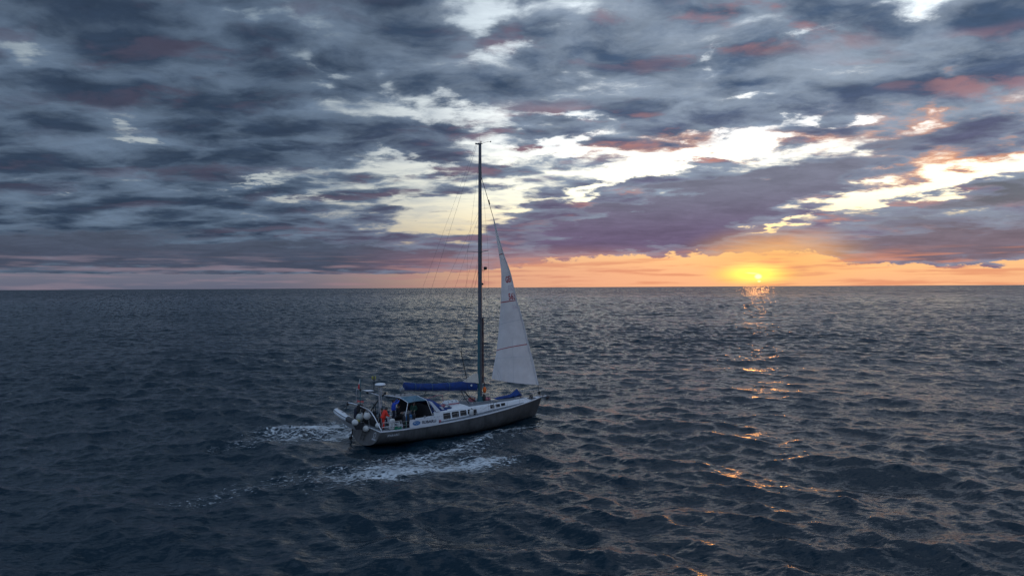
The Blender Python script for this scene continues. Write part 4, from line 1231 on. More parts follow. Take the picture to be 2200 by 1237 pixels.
# outboard motor stowed on the rail
t = thing('outboard_motor', 'black outboard motor clamped upright on the stern rail behind the round buoys', 'outboard motor', (.15, -.95, 1.2))
mb = MB(); mb.box((0, 0, 1.12), (.34, .5, .42), (0.1, 0, 0), .12); mb.box((0, -.02, 1.36), (.22, .34, .12), None, .05); mb.build('cowling', 'black', t, 40)
mb = MB(); mb.box((0, 0, .62), (.16, .18, .7), None, .05); mb.box((0, -.05, .22), (.12, .34, .06), None, .02); mb.lathe((0, -.2, .08), (0, 1, 0), [(0, .03), (.08, .07), (.3, .06), (.36, .02)]); mb.build('leg', 'blackcloth', t, 40)
mb = MB(); mb.tube([(.15, .1, 1.15), (.35, .35, 1.3), (.5, .5, 1.45)], .025); mb.build('tiller', 'black', t)
mb = MB(); mb.box((-.05, 0, .85), (.08, .3, .28), None, .02); mb.build('clamp', 'steel', t)
t = thing('outboard_motor', 'second outboard motor, with dark canvas hood, at the port corner of the stern', 'outboard motor', (-.02, -1.75, 1.0))
mb = MB(); mb.box((0, 0, .95), (.36, .46, .95), (0, .06, 0.2), .12); mb.build('hood', 'navy', t, 40)
mb = MB(); mb.box((0, 0, .35), (.12, .16, .5), None, .04); mb.build('leg', 'black', t)
mb = MB(); mb.lathe((.1, .45, 1.15), (0, 0, 1), [(0, .25), (.2, .28), (.5, .26), (.6, .1)]); mb.build('coiled_line', 'blackcloth', t, 40)

# round buoys and fenders
def buoy(r, mats, label, at, extra=None):
    t = thing('round_fender', label, 'fender', at, 0, 'round fenders tied along the stern')
    mb = MB(); mb.lathe((0, 0, -r * 1.02), (0, 0, 1), [(r * (1 - math.cos(math.pi * i / 10)) * (1.02 if i < 8 else 1.05), r * math.sin(math.pi * i / 10) * (1 if i < 8 else 1.1)) for i in range(11)], 16); mb.build('ball', mats, t, 60)
    mb = MB(); mb.lathe((0, 0, r * .92), (0, 0, 1), [(0, .07), (.07, .06), (.12, .03)]); mb.build('eye', extra or 'navy', t)
    mb = MB(); mb.tube([(0, 0, r), (0.1, .02, r + .4)], .012); mb.build('lanyard', 'rope', t)
    return t
b1 = buoy(.30, 'fendergrey', 'grey round fender with a yellow patch hanging highest at the stern', (-.30, -.55, 1.85), 'black')
mb = MB(); mb.lathe((-.2, .16, -.22), (-.75, .5, -.5), [(0, .17), (.03, .16), (.06, .10), (.075, .02)]); mb.build('yellow_patch', 'yellow', b1, True)
buoy(.28, 'fender', 'off-white round fender hung on the stern rail right of the grey one', (-.08, .28, 2.08))
buoy(.19, 'fender', 'small white fender on the pushpit beside the person in red', (.15, 1.62, 1.56))
for i, (u0, zb_, h_, r_, lab) in enumerate(((2.42, 1.2, 1.12, .10, 'long black cylinder fender standing against the rail next to the white banner'), (2.08, 1.2, 1.0, .10, 'black cylinder fender on the rail nearest the person in red'), (2.95, 1.75, .52, .11, 'short black cylinder fender hung above the left end of the banner'))):
    t = thing('cylinder_fender', lab, 'fender', (u0, 2.26, zb_), 0, 'black cylinder fenders on the starboard rail')
    mb = MB(); mb.lathe((0, 0, 0), (0, 0, 1), [(0, .02), (.03, r_ * .7), (.1, r_), (h_ - .1, r_), (h_ - .03, r_ * .7), (h_, .02)]); mb.build('body', 'black', t, 50)
    mb = MB(); mb.tube([(0, 0, h_), (0, .03, h_ + .25)], .012); mb.build('lanyard', 'rope', t)
t = thing('fender', 'white fender lashed beside the cabin windows with a dark hood behind it', 'fender', (8.72, 1.78, 1.30))
mb = MB(); mb.lathe((0, 0, 0), (0, 0, 1), [(0, .03), (.04, .14), (.12, .18), (.42, .18), (.52, .13), (.56, .03)]); mb.build('body', 'fender', t, 50)
mb = MB(); mb.lathe((0, 0, .54), (0, 0, 1), [(0, .05), (.08, .05), (.1, .02)]); mb.build('eye', 'navy', t)
mb = MB(); mb.box((.32, -.02, .25), (.3, .25, .5), None, .08); solo(mb, 'kit_bag', 'blackcloth', 'black bag lashed to the cabin side just forward of the white fender', 'bag', (8.78, 1.78, 1.30))

# sponsor banner on the rail
ban = thing('banner', 'white banner with blue oval star logo laced to the starboard rail', 'banner', (2.43, 2.53, 1.20))


def bn3(x, y, off=0.0):
    return (x, -0.02 + 0.02 * math.sin(3.2 * x) * (1 - y) + off + 0.010 * x * 0, y + 0.028 * math.sin(2.2 * x + .5) * .3 - .012 * x)
mb = MB(); g_ = [bn3(2.62 * i / 20, .64 * j / 5) for i in range(21) for j in range(6)]; g2 = [(p[0], p[1] - .01, p[2]) for p in g_]; q0 = len(g_)
mb.add(g_ + g2, [(i * 6 + j, i * 6 + j + 1, i * 6 + j + 7, i * 6 + j + 6) for i in range(20) for j in range(5)] + [(q0 + i * 6 + j + 6, q0 + i * 6 + j + 7, q0 + i * 6 + j + 1, q0 + i * 6 + j) for i in range(20) for j in range(5)])
mb.build('sheet', 'banner', ban, True)
mb = MB(); pts = [bn3(.58 + .36 * math.cos(a), .33 + .185 * math.sin(a), .012) for a in np.linspace(0, 2 * math.pi, 33)[:-1]]
mb.add(pts + [bn3(.58, .33, .012)], [(i, (i + 1) % 32, 32) for i in range(32)]); logo = mb.build('logo', 'logo', ban)
mb = MB()
a_ = np.linspace(0, 2 * math.pi, 33)
for i in range(32):
    mb.add([bn3(.58 + r_ * .36 * math.cos(a), .33 + r_ * .185 * math.sin(a), .018) for a, r_ in ((a_[i], .93), (a_[i + 1], .93), (a_[i + 1], 1.0), (a_[i], 1.0))], [(0, 1, 2, 3)])
for cx, cy, r_ in ((.43, .37, .11), (.60, .42, .045), (.73, .39, .045), (.64, .31, .045), (.76, .28, .045), (.56, .24, .045)):
    pts = []
    for k_ in range(8):
        a = math.pi * k_ / 4; rr = r_ if k_ % 2 == 0 else r_ * .28
        pts.append(bn3(cx + rr * math.cos(a) * 1.35, cy + rr * math.sin(a), .018))
    mb.add(pts + [bn3(cx, cy, .018)], [(i, (i + 1) % 8, 8) for i in range(8)])
mb.build('stars', 'markwhite', logo)
lettering('wording', 'SUBARU', .30, lambda x, y: bn3(1.08 + x, .24 + y, .014), 'ink', ban, 0, .012, 1.05, squeeze=1.12)
mb = MB()
for k_ in range(9): mb.tube([bn3(.1 + .3 * k_, .60, .012), (.1 + .3 * k_, .0, .655)], .008, 4)
mb.build('lacing', 'ink', ban)

# ensign and other flags
t = thing('ensign', 'limp red and white flag on the thin pole at the stern', 'flag', (.03, -1.25, 3.98))
mb = MB(); rings = []
for j in range(9):
    y = j / 8
    rings.append([(0.0 - .03 * math.sin(5 * y), .0 - (.10 + .22 * (1 - y)) * s_, y * .78 - .10 * s_ * (1 - y)) for s_ in np.linspace(0, 1, 6)])
mb.loft(rings, False, False)
for i, f in enumerate(mb.f): mb.mi[i] = 1 if i < 20 else 0
mb.build('cloth', ['fender', 'redpaint'], t, True)
mb = MB(); mb.tube([(0.01, .02, -.1), (0.01, .02, .85)], .008, 4); mb.build('halyard', 'rope', t)

# gear on deck
t = thing('jerrycan', 'blue jerrycan standing in the cockpit, the left one of two behind the rail', 'jerrycan', (2.62, 1.50, 1.60), 0, 'blue jerrycans by the cockpit')
mb = MB(); mb.box((0, 0, .2), (.30, .2, .40), None, .05); mb.build('body', 'bluecan', t, 40)
mb = MB(); mb.tube([(-.1, 0, .38), (-.08, 0, .48), (.06, 0, .48), (.08, 0, .38)], .02); mb.build('handle', 'bluecan', t)
mb = MB(); mb.lathe((.12, 0, .38), (0, 0, 1), [(0, .03), (.06, .03)]); mb.build('cap', 'black', t)
t2 = copy_tree(t); place_at(t2, (3.02, 1.52, 1.62), .2); t2['label'] = 'blue jerrycan further forward, the right one of two behind the rail'
t = thing('life_raft', 'off-white life raft canister strapped upright beside the person in red', 'life raft', (1.16, 1.98, 1.16))
mb = MB(); mb.box((0, 0, .43), (.42, .30, .84), (0, .04, 0), .08); mb.build('canister', 'fender', t, 40)
for z_ in (.25, .62): mb = MB(); mb.box((0, 0, z_), (.44, .32, .035), (0, .04, 0), .01); mb.build('strap', 'hullgrey', t)
t = thing('gas_bottle', 'green gas bottle standing on the side deck by the black fenders', 'gas bottle', (2.28, 2.0, 1.16))
mb = MB(); mb.lathe((0, 0, 0), (0, 0, 1), [(0, .11), (.04, .13), (.42, .13), (.52, .08), (.56, .03)]); mb.build('body', 'greenplastic', t, 40)
mb = MB(); mb.lathe((0, 0, .55), (0, 0, 1), [(0, .03), (.08, .03)]); mb.tube([(-.07, 0, .6), (.07, 0, .6)], .015); mb.build('valve', 'steel', t)
t = thing('plastic_bottle', 'pale plastic canister on the side deck left of the black fenders', 'canister', (1.82, 1.92, 1.16))
mb = MB(); mb.lathe((0, 0, 0), (0, 0, 1), [(0, .09), (.03, .11), (.36, .11), (.44, .05), (.5, .04)]); mb.build('body', 'fender', t, 40)
mb = MB(); mb.lathe((0, 0, .5), (0, 0, 1), [(0, .045), (.05, .045)]); mb.build('cap', 'greenplastic', t)


def coil(name, mats, label, at, r, turns=7, group=None, cat='rope'):
    mb = MB(); pts = []
    for i in range(turns * 12):
        a = 2 * math.pi * i / 12; rr = r * (0.75 + .25 * math.sin(i * 1.3)); pts.append((rr * math.cos(a), rr * .8 * math.sin(a), .03 + .022 * i / 12 + .015 * math.sin(i * 2.1)))
    mb.tube(pts, .022, 5); return solo(mb, name, mats, label, cat, at, 0, group, True)
coil('rope_coil', 'greenrope', 'heap of green rope on the starboard quarter deck at the rail', (1.62, 2.05, 1.15), .34, 6)
coil('rope_coil', 'rope', 'pale rope coiled on the foredeck just ahead of the mast', (12.0, .75, 1.99), .22, 4)
coil('rope_coil', 'pink', 'reddish rope heaped at the forward edge of the banner', (5.35, 1.95, 1.22), .25, 6)
# red rope bucket and bundles at the mast
t = thing('rope_basket', 'basket of red and yellow ropes at the foot of the mast', 'basket', (10.2, -.35, 2.02))
mb = MB(); mb.lathe((0, 0, 0), (0, 0, 1), [(0, .25), (.12, .30), (.26, .33), (.27, .29), (.10, .25)]); mb.build('basket', 'pink', t, 40)
for k_, mm in enumerate(('orange', 'yellow', 'redpaint', 'rope')):
    mb = MB(); mb.tube([(.2 * math.cos(i * .9 + k_), .2 * math.sin(i * .9 + k_), .26 + .02 * k_ + .03 * math.sin(i * 2)) for i in range(14)], .028, 5); mb.build('rope', mm, t, True)
t = thing('orange_float', 'orange lifebuoy bag hanging on the front of the mast', 'life float', (MU + .33, .22, 2.75))
mb = MB(); mb.lathe((0, 0, 0), (0, 0, 1), [(0, .05), (.08, .13), (.3, .17), (.45, .13), (.55, .04)]); mb.build('bag', 'orange', t, 50)
mb = MB(); mb.tube([(0, 0, .55), (-.03, 0, .95)], .03); mb.build('hanging_line', 'maroon', t)
mb = MB(); mb.lathe((0, 0, 0), (0, 0, 1), [(0, .05), (.06, .15), (.4, .16), (.55, .08), (.58, .02)]); solo(mb, 'mast_bag', 'black', 'black bag strapped to the mast below the orange float', 'bag', (MU + .30, .18, 2.05))
t = thing('bundle', 'faded pink canvas bundle on the coachroof ahead of the mast', 'bundle', (11.45, -.05, 1.99))
mb = MB(); mb.lathe((-.5, 0, .16), (1, .15, 0), [(0, .06), (.1, .15), (.5, .17), (.85, .14), (.98, .05)]); mb.build('roll', 'pink', t, 50)
for u0 in (-.2, .2): mb = MB(); mb.lathe((u0, .06 + u0 * .15, .16), (1, .15, 0), [(0, .172), (.05, .172)]); mb.build('strap', 'black', t)
t = thing('life_raft_valise', 'long pale valise strapped on the coachroof behind the mast', 'valise', (8.0, -.35, 2.03))
mb = MB(); mb.box((0, 0, .16), (1.45, .62, .32), None, .12); mb.build('cover', 'tube', t, 40)
mb = MB(); mb.box((0, .012, .06), (1.44, .64, .1), None, .04); mb.build('base_skirt', 'pink', t)
for u0 in (-.4, .0, .4): mb = MB(); mb.box((u0, 0, .165), (.04, .64, .335), None, .1); mb.build('strap', 'hullgrey', t)
mb = MB(); mb.box((0, 0, .02), (.65, .5, .04), (.05, 0, .2), .015); solo(mb, 'blue_tarpaulin', 'blue', 'folded blue cloth lying on the coachroof in front of the spray hood', 'cloth', (6.75, 1.05, 2.03))
mb = MB(); mb.box((0, 0, .09), (.4, .35, .18), (0, 0, .4), .06); solo(mb, 'cushion', 'pink', 'faded red cushion lying on the roof under the open hatch', 'cushion', (6.75, .35, 2.03))
# sail bag on the foredeck
mb = MB(); rings = []
hh = curve([0, .5, 1.2, 1.9, 2.35, 2.6, 2.85, 3.1], [.10, .20, .25, .32, .52, .74, .48, .10])
for i, u0 in enumerate(np.linspace(0, 3.1, 24)):
    h_ = hh(u0); w_ = .26 + .10 * math.sin(math.pi * u0 / 3.1) + (.10 if u0 > 2.1 else 0)
    if i in (0, 23): w_ = .08
    rings.append([(u0, w_ * math.sin(a) * (1 if math.cos(a) < 0 else 1 - .65 * math.cos(a) * min(1, h_ / .5)) * (1 + .06 * math.sin(5 * a + i)), (h_ / 2) * (1 + math.cos(a))) for a in np.linspace(0, 2 * math.pi, 15)[:-1]])
mb.loft(rings); solo(mb, 'sail_bag', 'blue', 'long blue sail bag with a peaked end lying on the foredeck', 'sail bag', (12.45, -.15, 1.96), 0, None, 60)
# anchor on the bow roller
t = thing('anchor', 'rusty dark anchor hanging in the bow roller', 'anchor', (18.45, 0, 1.62))
mb = MB(); mb.tube([(-.5, 0, .12), (.1, 0, .06), (.3, 0, -.12)], .035); mb.build('shank', 'maroon', t, True)
mb = MB(); mb.add([(.42, 0, .02), (.22, .22, -.16), (.02, .06, -.30), (.02, -.06, -.30), (.22, -.22, -.16), (.20, 0, -.22)], [(0, 1, 5), (1, 2, 5), (2, 3, 5), (3, 4, 5), (4, 0, 5)]); mb.add([(.44, 0, .03), (.23, .22, -.14), (.03, .06, -.27), (.03, -.06, -.27), (.23, -.22, -.14)], [(4, 3, 2, 1, 0)]); mb.build('fluke', 'black', t)
mb = MB(); mb.tube([(.2, .2, -.12), (.34, .22, .0), (.36, 0, .1), (.34, -.22, .0), (.2, -.2, -.12)], .022); mb.build('roll_bar', 'maroon', t, True)
mb = MB(); mb.lathe((0, 0, 0), (0, 0, 1), [(0, .10), (.3, .12), (.4, .05)]); solo(mb, 'deck_bag', 'black', 'black bag hanging on the bow rail near the windlass', 'bag', (16.35, .45, 1.75))
# lifebuoy on the pushpit
t = thing('horseshoe_buoy', 'white horseshoe lifebuoy on the port pushpit rail', 'lifebuoy', (.6, -2.22, 1.75))
mb = MB(); mb.tube([(.26 * math.sin(a), 0, -.26 * math.cos(a)) for a in np.linspace(-2.4, 2.4, 17)], .075, 8); mb.build('ring', 'fender', t, True)
mb = MB(); mb.tube([(-.17, .02, .2), (.17, .02, .2)], .015); mb.build('strap', 'navy', t)


# ------------------------------------------------------------------ people
def skinned(name, joints, edges, radii, mats, parent, sub=2):
    me = bpy.data.meshes.new(name)
    me.from_pydata([joints[j] for j in joints], [(list(joints).index(a), list(joints).index(b)) for a, b in edges], [])
    o = bpy.data.objects.new(name, me); COL.objects.link(o)
    sk = o.modifiers.new('skin', 'SKIN'); sk.use_smooth_shade = True
    if not me.skin_vertices: me.skin_vertices.new()
    lay = me.skin_vertices[0].data
    for i, j in enumerate(joints):
        r_ = radii[j]; lay[i].radius = r_ if isinstance(r_, tuple) else (r_, r_)
        lay[i].use_root = (i == 0)
    ss_ = o.modifiers.new('sub', 'SUBSURF'); ss_.levels = sub; ss_.render_levels = sub
    dg = bpy.context.evaluated_depsgraph_get(); dg.update()
    m2 = bpy.data.meshes.new_from_object(o.evaluated_get(dg), depsgraph=dg)
    bpy.data.objects.remove(o); bpy.data.meshes.remove(me)
    m2.name = name; m2.materials.clear(); m2.materials.append(M[mats])
    m2.polygons.foreach_set('use_smooth', [True] * len(m2.polygons))
    if parent is None: return m2
    o2 = bpy.data.objects.new(name, m2); COL.objects.link(o2); o2.parent = parent
    return o2


def hand_tubes(mb, wrist, elbow, curl):
    w_ = Vector(wrist); d = (w_ - Vector(elbow)).normalized(); s_ = d.orthogonal().normalized(); n_ = d.cross(s_)
    palm0, palm1 = w_ + d * .02, w_ + d * .10
    mb.loft([[tuple(c + s_ * a + n_ * b) for a, b in ((-.035, -.012), (.035, -.012), (.035, .012), (-.035, .012))] for c in (palm0, palm1)])
    for k_, ln in enumerate((.065, .075, .07, .055)):
        b = palm1 + s_ * (-.03 + .02 * k_) - d * .01
        mb.tube([tuple(b), tuple(b + d * ln * .5 + n_ * curl * .3 * ln), tuple(b + d * ln * (1 - .4 * curl) + n_ * curl * ln)], [.0095, .009, .007], 6)
    b = palm0 + s_ * -.035 + d * .02
    mb.tube([tuple(b), tuple(b - s_ * .03 + d * .03), tuple(b - s_ * .04 + d * .06 + n_ * .02)], [.011, .010, .008], 6)


def person(label, at, turn, J, jacket, trousers, hair, cap=None, shoe='blackcloth', bulk=1.15):
    """joints in the person's own frame: x to the right, y ahead, z up from the soles; here u = ahead, v = right"""
    t = thing('person', label, 'person', at, turn)
    P_ = {k_: (v_[1], -v_[0], v_[2]) for k_, v_ in J.items()}   # into object axes: x ahead, y to the left
    body_e = [('pelvis', 'belly'), ('belly', 'chest'), ('chest', 'neck'), ('neck', 'head0'), ('head0', 'head1'), ('head1', 'head2')]
    for s_ in 'LR':
        body_e += [('chest', 'sho' + s_), ('sho' + s_, 'elb' + s_), ('elb' + s_, 'wri' + s_), ('pelvis', 'hip' + s_), ('hip' + s_, 'kne' + s_), ('kne' + s_, 'ank' + s_), ('ank' + s_, 'toe' + s_)]
    rad = dict(pelvis=(.10, .08), belly=(.09, .07), chest=(.11, .08), neck=.055, head0=.075, head1=.10, head2=.075)
    for s_ in 'LR': rad.update({'sho' + s_: .042, 'elb' + s_: .036, 'wri' + s_: .028, 'hip' + s_: .06, 'kne' + s_: .045, 'ank' + s_: .038, 'toe' + s_: .03})
    me = skinned('body', {k_: q for k_, q in P_.items() if k_ != 'nose'}, body_e, rad, 'skin', None)
    # face and hands go into the same mesh
    h1 = Vector(P_['head1']); fwd = Vector(P_['nose']) if 'nose' in P_ else Vector((1, 0, 0)); fwd = fwd.normalized()
    sd = Vector((0, 0, 1)).cross(fwd).normalized(); up = fwd.cross(sd)
    mb = MB()
    fl = lambda p: (p[0], -p[1], p[2])
    tmp = MB()
    tmp.add([tuple(h1 + fwd * .095 + up * .03), tuple(h1 + fwd * .125 - up * .015), tuple(h1 + fwd * .095 - up * .02 + sd * .016), tuple(h1 + fwd * .095 - up * .02 - sd * .016)], [(0, 2, 1), (0, 1, 3), (1, 2, 3)])
    for q in (1, -1): tmp.ball(h1 + sd * .098 * q - up * .005, .022, 8, 5, tuple(up), 1.5)
    for s_ in 'LR': hand_tubes(tmp, P_['wri' + s_], P_['elb' + s_], J.get('curl', (0.5,))[0] if isinstance(J.get('curl'), tuple) else .5)
    v0 = [tuple(v_.co) for v_ in me.vertices]; f0 = [tuple(p.vertices) for p in me.polygons]
    m3 = bpy.data.meshes.new('body'); m3.from_pydata(v0 + tmp.v, [], f0 + [tuple(len(v0) + i for i in f) for f in tmp.f])
    m3.materials.append(M['skin']); m3.polygons.foreach_set('use_smooth', [True] * len(m3.polygons)); m3.update()
    o = bpy.data.objects.new('body', m3); COL.objects.link(o); o.parent = t
    for q in (1, -1):
        e_ = MB(); e_.ball(tuple(h1 + fwd * .092 + sd * .034 * q + up * .02), .012, 6, 4); e_.v = [fl(p) for p in e_.v]; e_.build('eye', 'black', o)
    e_ = MB(); e_.box((0, 0, 0), (.01, .045, .010)); e_.v = [fl(tuple(h1 + fwd * .098 - up * .048 + sd * p[1] + up * p[2] + fwd * p[0])) for p in e_.v]; e_.build('mouth', 'pink', o)
    jp = {'belly': P_['belly'], 'hem': tuple(Vector(P_['pelvis']).lerp(Vector(P_['belly']), -.1)), 'chest': P_['chest'], 'collar': tuple(Vector(P_['chest']).lerp(Vector(P_['neck']), .75))}
    je = [('belly', 'hem'), ('belly', 'chest'), ('chest', 'collar')]; jr = {'belly': (.165, .135), 'hem': (.175, .145), 'chest': (.185, .145), 'collar': .085}
    for s_ in 'LR':
        jp['sho' + s_] = P_['sho' + s_]; jp['elb' + s_] = P_['elb' + s_]; jp['cuf' + s_] = tuple(Vector(P_['elb' + s_]).lerp(Vector(P_['wri' + s_]), .93))
        je += [('chest', 'sho' + s_), ('sho' + s_, 'elb' + s_), ('elb' + s_, 'cuf' + s_)]; jr.update({'sho' + s_: .088, 'elb' + s_: .066, 'cuf' + s_: .05})
    jr = {k_: (q[0] * bulk, q[1] * bulk) if isinstance(q, tuple) else q * bulk for k_, q in jr.items()}
    skinned('jacket', jp, je, jr, jacket, t)
    tp = {'pelvis': P_['pelvis'], 'waist': tuple(Vector(P_['pelvis']).lerp(Vector(P_['belly']), .5))}; te = [('pelvis', 'waist')]; trd = {'pelvis': (.16, .13), 'waist': (.15, .12)}
    for s_ in 'LR':
        tp['hip' + s_] = P_['hip' + s_]; tp['kne' + s_] = P_['kne' + s_]; tp['hem' + s_] = tuple(Vector(P_['kne' + s_]).lerp(Vector(P_['ank' + s_]), .95))
        te += [('pelvis', 'hip' + s_), ('hip' + s_, 'kne' + s_), ('kne' + s_, 'hem' + s_)]; trd.update({'hip' + s_: .105, 'kne' + s_: .078, 'hem' + s_: .065})
    skinned('trousers', tp, te, trd, trousers, t)
    for s_ in 'LR':
        a, b = Vector(P_['ank' + s_]), Vector(P_['toe' + s_]); e_ = MB()
        d = (b - a); d.z = 0; d.normalize(); sd2 = Vector((-d.y, d.x, 0))
        e_.loft([[tuple(a + d * q + sd2 * w_ + Vector((0, 0, z_ - a.z + (a.z - .08)))) for w_, z_ in ((-.045, .0), (.045, .0), (.045, h_), (-.045, h_))] for q, h_ in ((-.07, .13), (.05, .13), (.1, .08), (.19, .06))])
        e_.v = [fl(p) for p in e_.v]; e_.build('shoe', shoe, t)
    e_ = MB()
    for i in range(1):
        prof = [(-.03, .118), (.02, .122), (.06, .112), (.10, .075), (.115, .01)]
        c = h1 - fwd * .028 + up * .015
        rings = [[tuple(c + up * h_ + (fwd * math.cos(a) * .98 + sd * math.sin(a)) * r_ - (up * .10 * max(0, -math.cos(a)) if k_ == 0 else up * 0)) for a in np.linspace(0, 2 * math.pi, 15)[:-1]] for k_, (h_, r_) in enumerate(prof)]
        e_.loft(rings)
    e_.v = [fl(p) for p in e_.v]; e_.build('hair', hair, t, 60)
    if cap:
        e_ = MB(); c = h1 + up * .06
        e_.loft([[tuple(c + up * h_ + (fwd * math.cos(a) + sd * math.sin(a)) * r_) for a in np.linspace(0, 2 * math.pi, 15)[:-1]] for h_, r_ in ((-.01, .17), (.0, .17), (.015, .125), (.09, .115), (.105, .06))])
        e_.v = [fl(p) for p in e_.v]; e_.build('hat', cap, t, 40)
    return t


STAND = dict(pelvis=(0, 0, .95), belly=(0, 0, 1.10), chest=(0, 0, 1.33), neck=(0, 0, 1.50), head0=(0, .01, 1.57), head1=(0, .02, 1.66), head2=(0, .01, 1.73),
             shoL=(-.19, 0, 1.43), elbL=(-.25, -.02, 1.15), wriL=(-.24, .12, .93), shoR=(.19, 0, 1.43), elbR=(.25, -.02, 1.15), wriR=(.24, .12, .93),
             hipL=(-.10, 0, .90), kneL=(-.11, .02, .50), ankL=(-.12, -.02, .08), toeL=(-.13, .14, .03), hipR=(.10, 0, .90), kneR=(.11, .02, .50), ankR=(.12, -.02, .08), toeR=(.13, .14, .03), nose=(0, 1, 0))
S1 = dict(STAND)   # red: leaning forward over the rail, arms ahead
S1.update(belly=(0, .03, 1.09), chest=(0, .12, 1.30), neck=(0, .22, 1.44), head0=(0, .26, 1.50), head1=(0, .30, 1.58), head2=(0, .31, 1.65), shoL=(-.20, .16, 1.39), shoR=(.20, .16, 1.39),
          elbL=(-.27, .26, 1.13), wriL=(-.16, .47, 1.05), elbR=(.27, .24, 1.13), wriR=(.18, .46, 1.02), nose=(0, 1, -.25))
person('person in a red jacket and red trousers leaning on the starboard quarter', (.66, 1.48, 1.14), 0.1, S1, 'red', 'red', 'hair', None, 'blackcloth', 1.4)
S2 = dict(STAND)   # blue: both arms up to the bimini edge
S2.update(elbL=(-.24, .27, 1.52), wriL=(-.16, .42, 1.74), elbR=(.26, .25, 1.50), wriR=(.17, .43, 1.72), shoL=(-.19, .05, 1.46), shoR=(.19, .05, 1.46), nose=(.2, 1, .15))
person('person in a bright blue jacket reaching both arms up to the canopy edge', (2.12, .45, 1.40), 0.15, S2, 'bluejacket', 'navy', 'hair')
SIT = dict(STAND)
SIT.update(pelvis=(0, -.05, .50), belly=(0, -.06, .66), chest=(0, -.02, .90), neck=(0, .01, 1.07), head0=(0, .03, 1.14), head1=(0, .05, 1.23), head2=(0, .04, 1.30), shoL=(-.19, 0, 1.0), shoR=(.19, 0, 1.0),
           elbL=(-.25, .08, .76), wriL=(-.15, .28, .70), elbR=(.25, .08, .76), wriR=(.15, .28, .70), hipL=(-.10, 0, .48), kneL=(-.13, .42, .50), ankL=(-.13, .40, .08), toeL=(-.13, .56, .03), hipR=(.10, 0, .48), kneR=(.13, .42, .50), ankR=(.13, .40, .08), toeR=(.13, .56, .03))
person('person in black sitting on the stern locker behind the one in red', (.95, .62, 1.30), 0.5, SIT, 'blackcloth', 'navy', 'hair')
person('person in dark clothes and a black brimmed hat seated under the canopy', (2.75, .10, 1.32), 0.9, SIT, 'blackcloth', 'blackcloth', 'hair', 'black')
person('person in a dark green top seated beneath the canopy by the dark bulkhead', (4.55, -.55, 1.20), 2.3, SIT, 'green', 'navy', 'hair')

# ------------------------------------------------------------------ foam of the wake
GX, GY = np.meshgrid(np.arange(-26, 5, .09), np.arange(38, 66, .13))
gx, gy = GX.ravel(), GY.ravel()
fx, fy, fz = waves(gx, gy, np.full_like(gx, .22))
kd = calm(gx, gy); fx *= kd; fy *= kd; fz *= kd
wx, wy = gx + fx, gy + fy
wz = fz + hull_wave(gx, gy)
u_, v_ = boat_uv(gx, gy)


def gau(c, r, rot=0.0):
    cu, cv = c; a = math.radians(rot)
    du = (u_ - cu) * math.cos(a) + (v_ - cv) * math.sin(a); dv = -(u_ - cu) * math.sin(a) + (v_ - cv) * math.cos(a)
    return np.exp(-(du / r[0]) ** 2 - (dv / r[1]) ** 2)


def ground(px, py):
    x, y = unroll(px, py); d = FPX * CAM_H / y
    return boat_uv(np.array([x / FPX * d]), np.array([d]))


def gpt(px, py):
    a, b = ground(px, py); return (float(a[0]), float(b[0]))


den = .95 * gau(gpt(1062, 988), (1.9, .9), 8) + .70 * gau(gpt(1005, 1003), (2.4, 1.1), 6) + .62 * gau(gpt(930, 1008), (3.2, 1.7), 0) + .55 * gau(gpt(860, 1018), (3.0, 2.0), 0) + .5 * gau(gpt(790, 1025), (2.6, 1.7), 0)
den += .6 * gau(gpt(900, 985), (3.0, 1.6), 0) + .55 * gau(gpt(970, 968), (3.0, 1.3), 0) + .6 * gau(gpt(1045, 945), (3.0, 1.1), -4) + .75 * gau(gpt(1112, 920), (2.4, .8), -6) + .30 * gau(gpt(720, 1030), (2.2, 1.2), 0)
den += 1.0 * gau(gpt(640, 926), (3.0, 1.5), 0) + .9 * gau(gpt(720, 922), (2.4, 1.6), 0) + .8 * gau(gpt(600, 948), (3.4, 1.3), 0) + .9 * gau(gpt(742, 938), (1.4, 1.2), 0) + .5 * gau(gpt(690, 945), (3.0, .7), 0)
den += .5 * gau((17.4, .5), (1.2, .9)) + .22 * gau((-9, 6.5), (6, .8)) + .22 * gau((-14, 7.5), (5, .8)) + .2 * gau((-5.5, 10.5), (3, .6))
den[(np.abs(v_) < 1.6) & (u_ > 0.2) & (u_ < 16.5)] = 0
fm = grid_faces(GX.shape[0], GX.shape[1])
keep = den[fm].max(1) > .06
fm = fm[keep]
used, inv_ = np.unique(fm, return_inverse=True)
fv = np.stack([wx, wy, wz + .035], -1)[used]
foam_me = np_mesh('sea_foam', fv, inv_.reshape(-1, 4)[:, ::-1])
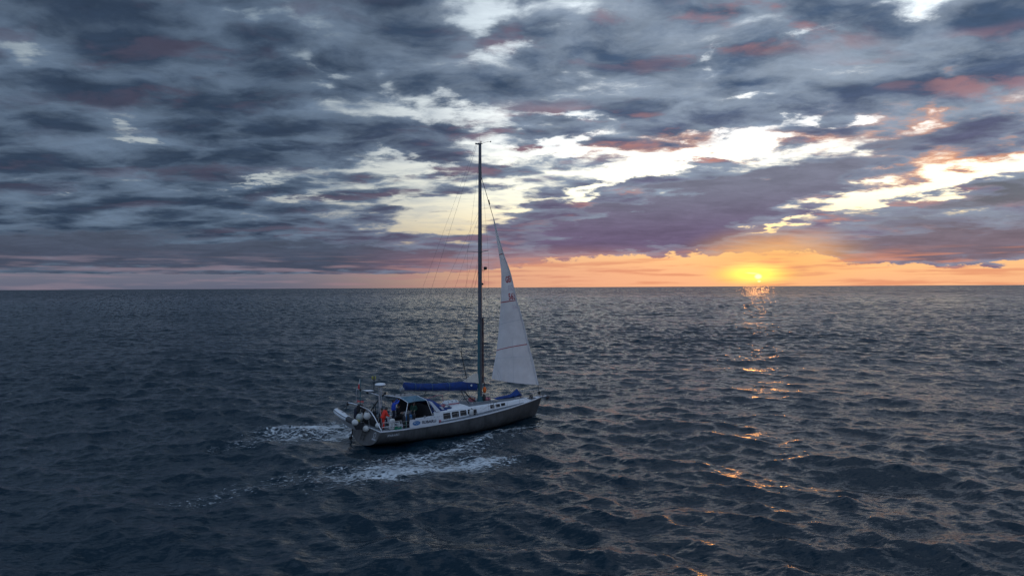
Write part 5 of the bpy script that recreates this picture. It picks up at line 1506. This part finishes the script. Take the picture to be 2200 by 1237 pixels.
at_ = foam_me.attributes.new('foam_amount', 'FLOAT', 'POINT'); at_.data.foreach_set('value', den[used].astype(np.float32))
foam = bpy.data.objects.new('sea_foam', foam_me); COL.objects.link(foam); foam['kind'] = 'stuff'
fmat = bpy.data.materials.new('sea_foam'); fmat.use_nodes = True; fmat.node_tree.nodes.clear()
Q = NT(fmat.node_tree)
at_n = Q.n.new('ShaderNodeAttribute'); at_n.attribute_name = 'foam_amount'
gq = Q.n.new('ShaderNodeNewGeometry')
mq = Q.n.new('ShaderNodeMapping'); Q.set(mq.inputs[0], gq.outputs['Position']); mq.inputs['Rotation'].default_value = (0, 0, -BOAT_TH); mq.inputs['Scale'].default_value = (.8, 1.25, 1)
mq.vector_type = 'POINT'
wq = Q.v('ADD', mq.outputs[0], Q.v('SCALE', Q.v('SUBTRACT', Q.noise(mq.outputs[0], .9, 3.0, .5, out='Color'), (.5, .5, .5)), .9))
n1 = Q.noise(wq, 2.6, 10.0, .74)
vor = Q.n.new('ShaderNodeTexVoronoi'); vor.feature = 'DISTANCE_TO_EDGE'; Q.set(vor.inputs['Vector'], wq); vor.inputs['Scale'].default_value = 2.2
lace = Q.ss(vor.outputs['Distance'], .22, .0)
msk = Q.m('ADD', Q.m('ADD', Q.m('MULTIPLY', Q.m('SUBTRACT', n1, .5), 4.6), Q.m('MULTIPLY', lace, .40)), Q.m('MULTIPLY', at_n.outputs['Fac'], .95))
fa = Q.m('MULTIPLY', Q.m('MULTIPLY', Q.ss(msk, .50, 1.40), .9), Q.ss(Q.noise(wq, .55, 4.0, .6), .30, .62, .35, 1.0))
tr_ = Q.n.new('ShaderNodeBsdfTransparent'); df = Q.n.new('ShaderNodeBsdfDiffuse'); df.inputs[0].default_value = (.62, .66, .68, 1)
mx_ = Q.n.new('ShaderNodeMixShader'); Q.set(mx_.inputs[0], fa); Q.l.new(tr_.outputs[0], mx_.inputs[1]); Q.l.new(df.outputs[0], mx_.inputs[2])
qo = Q.n.new('ShaderNodeOutputMaterial'); Q.l.new(mx_.outputs[0], qo.inputs[0])
foam_me.materials.append(fmat)
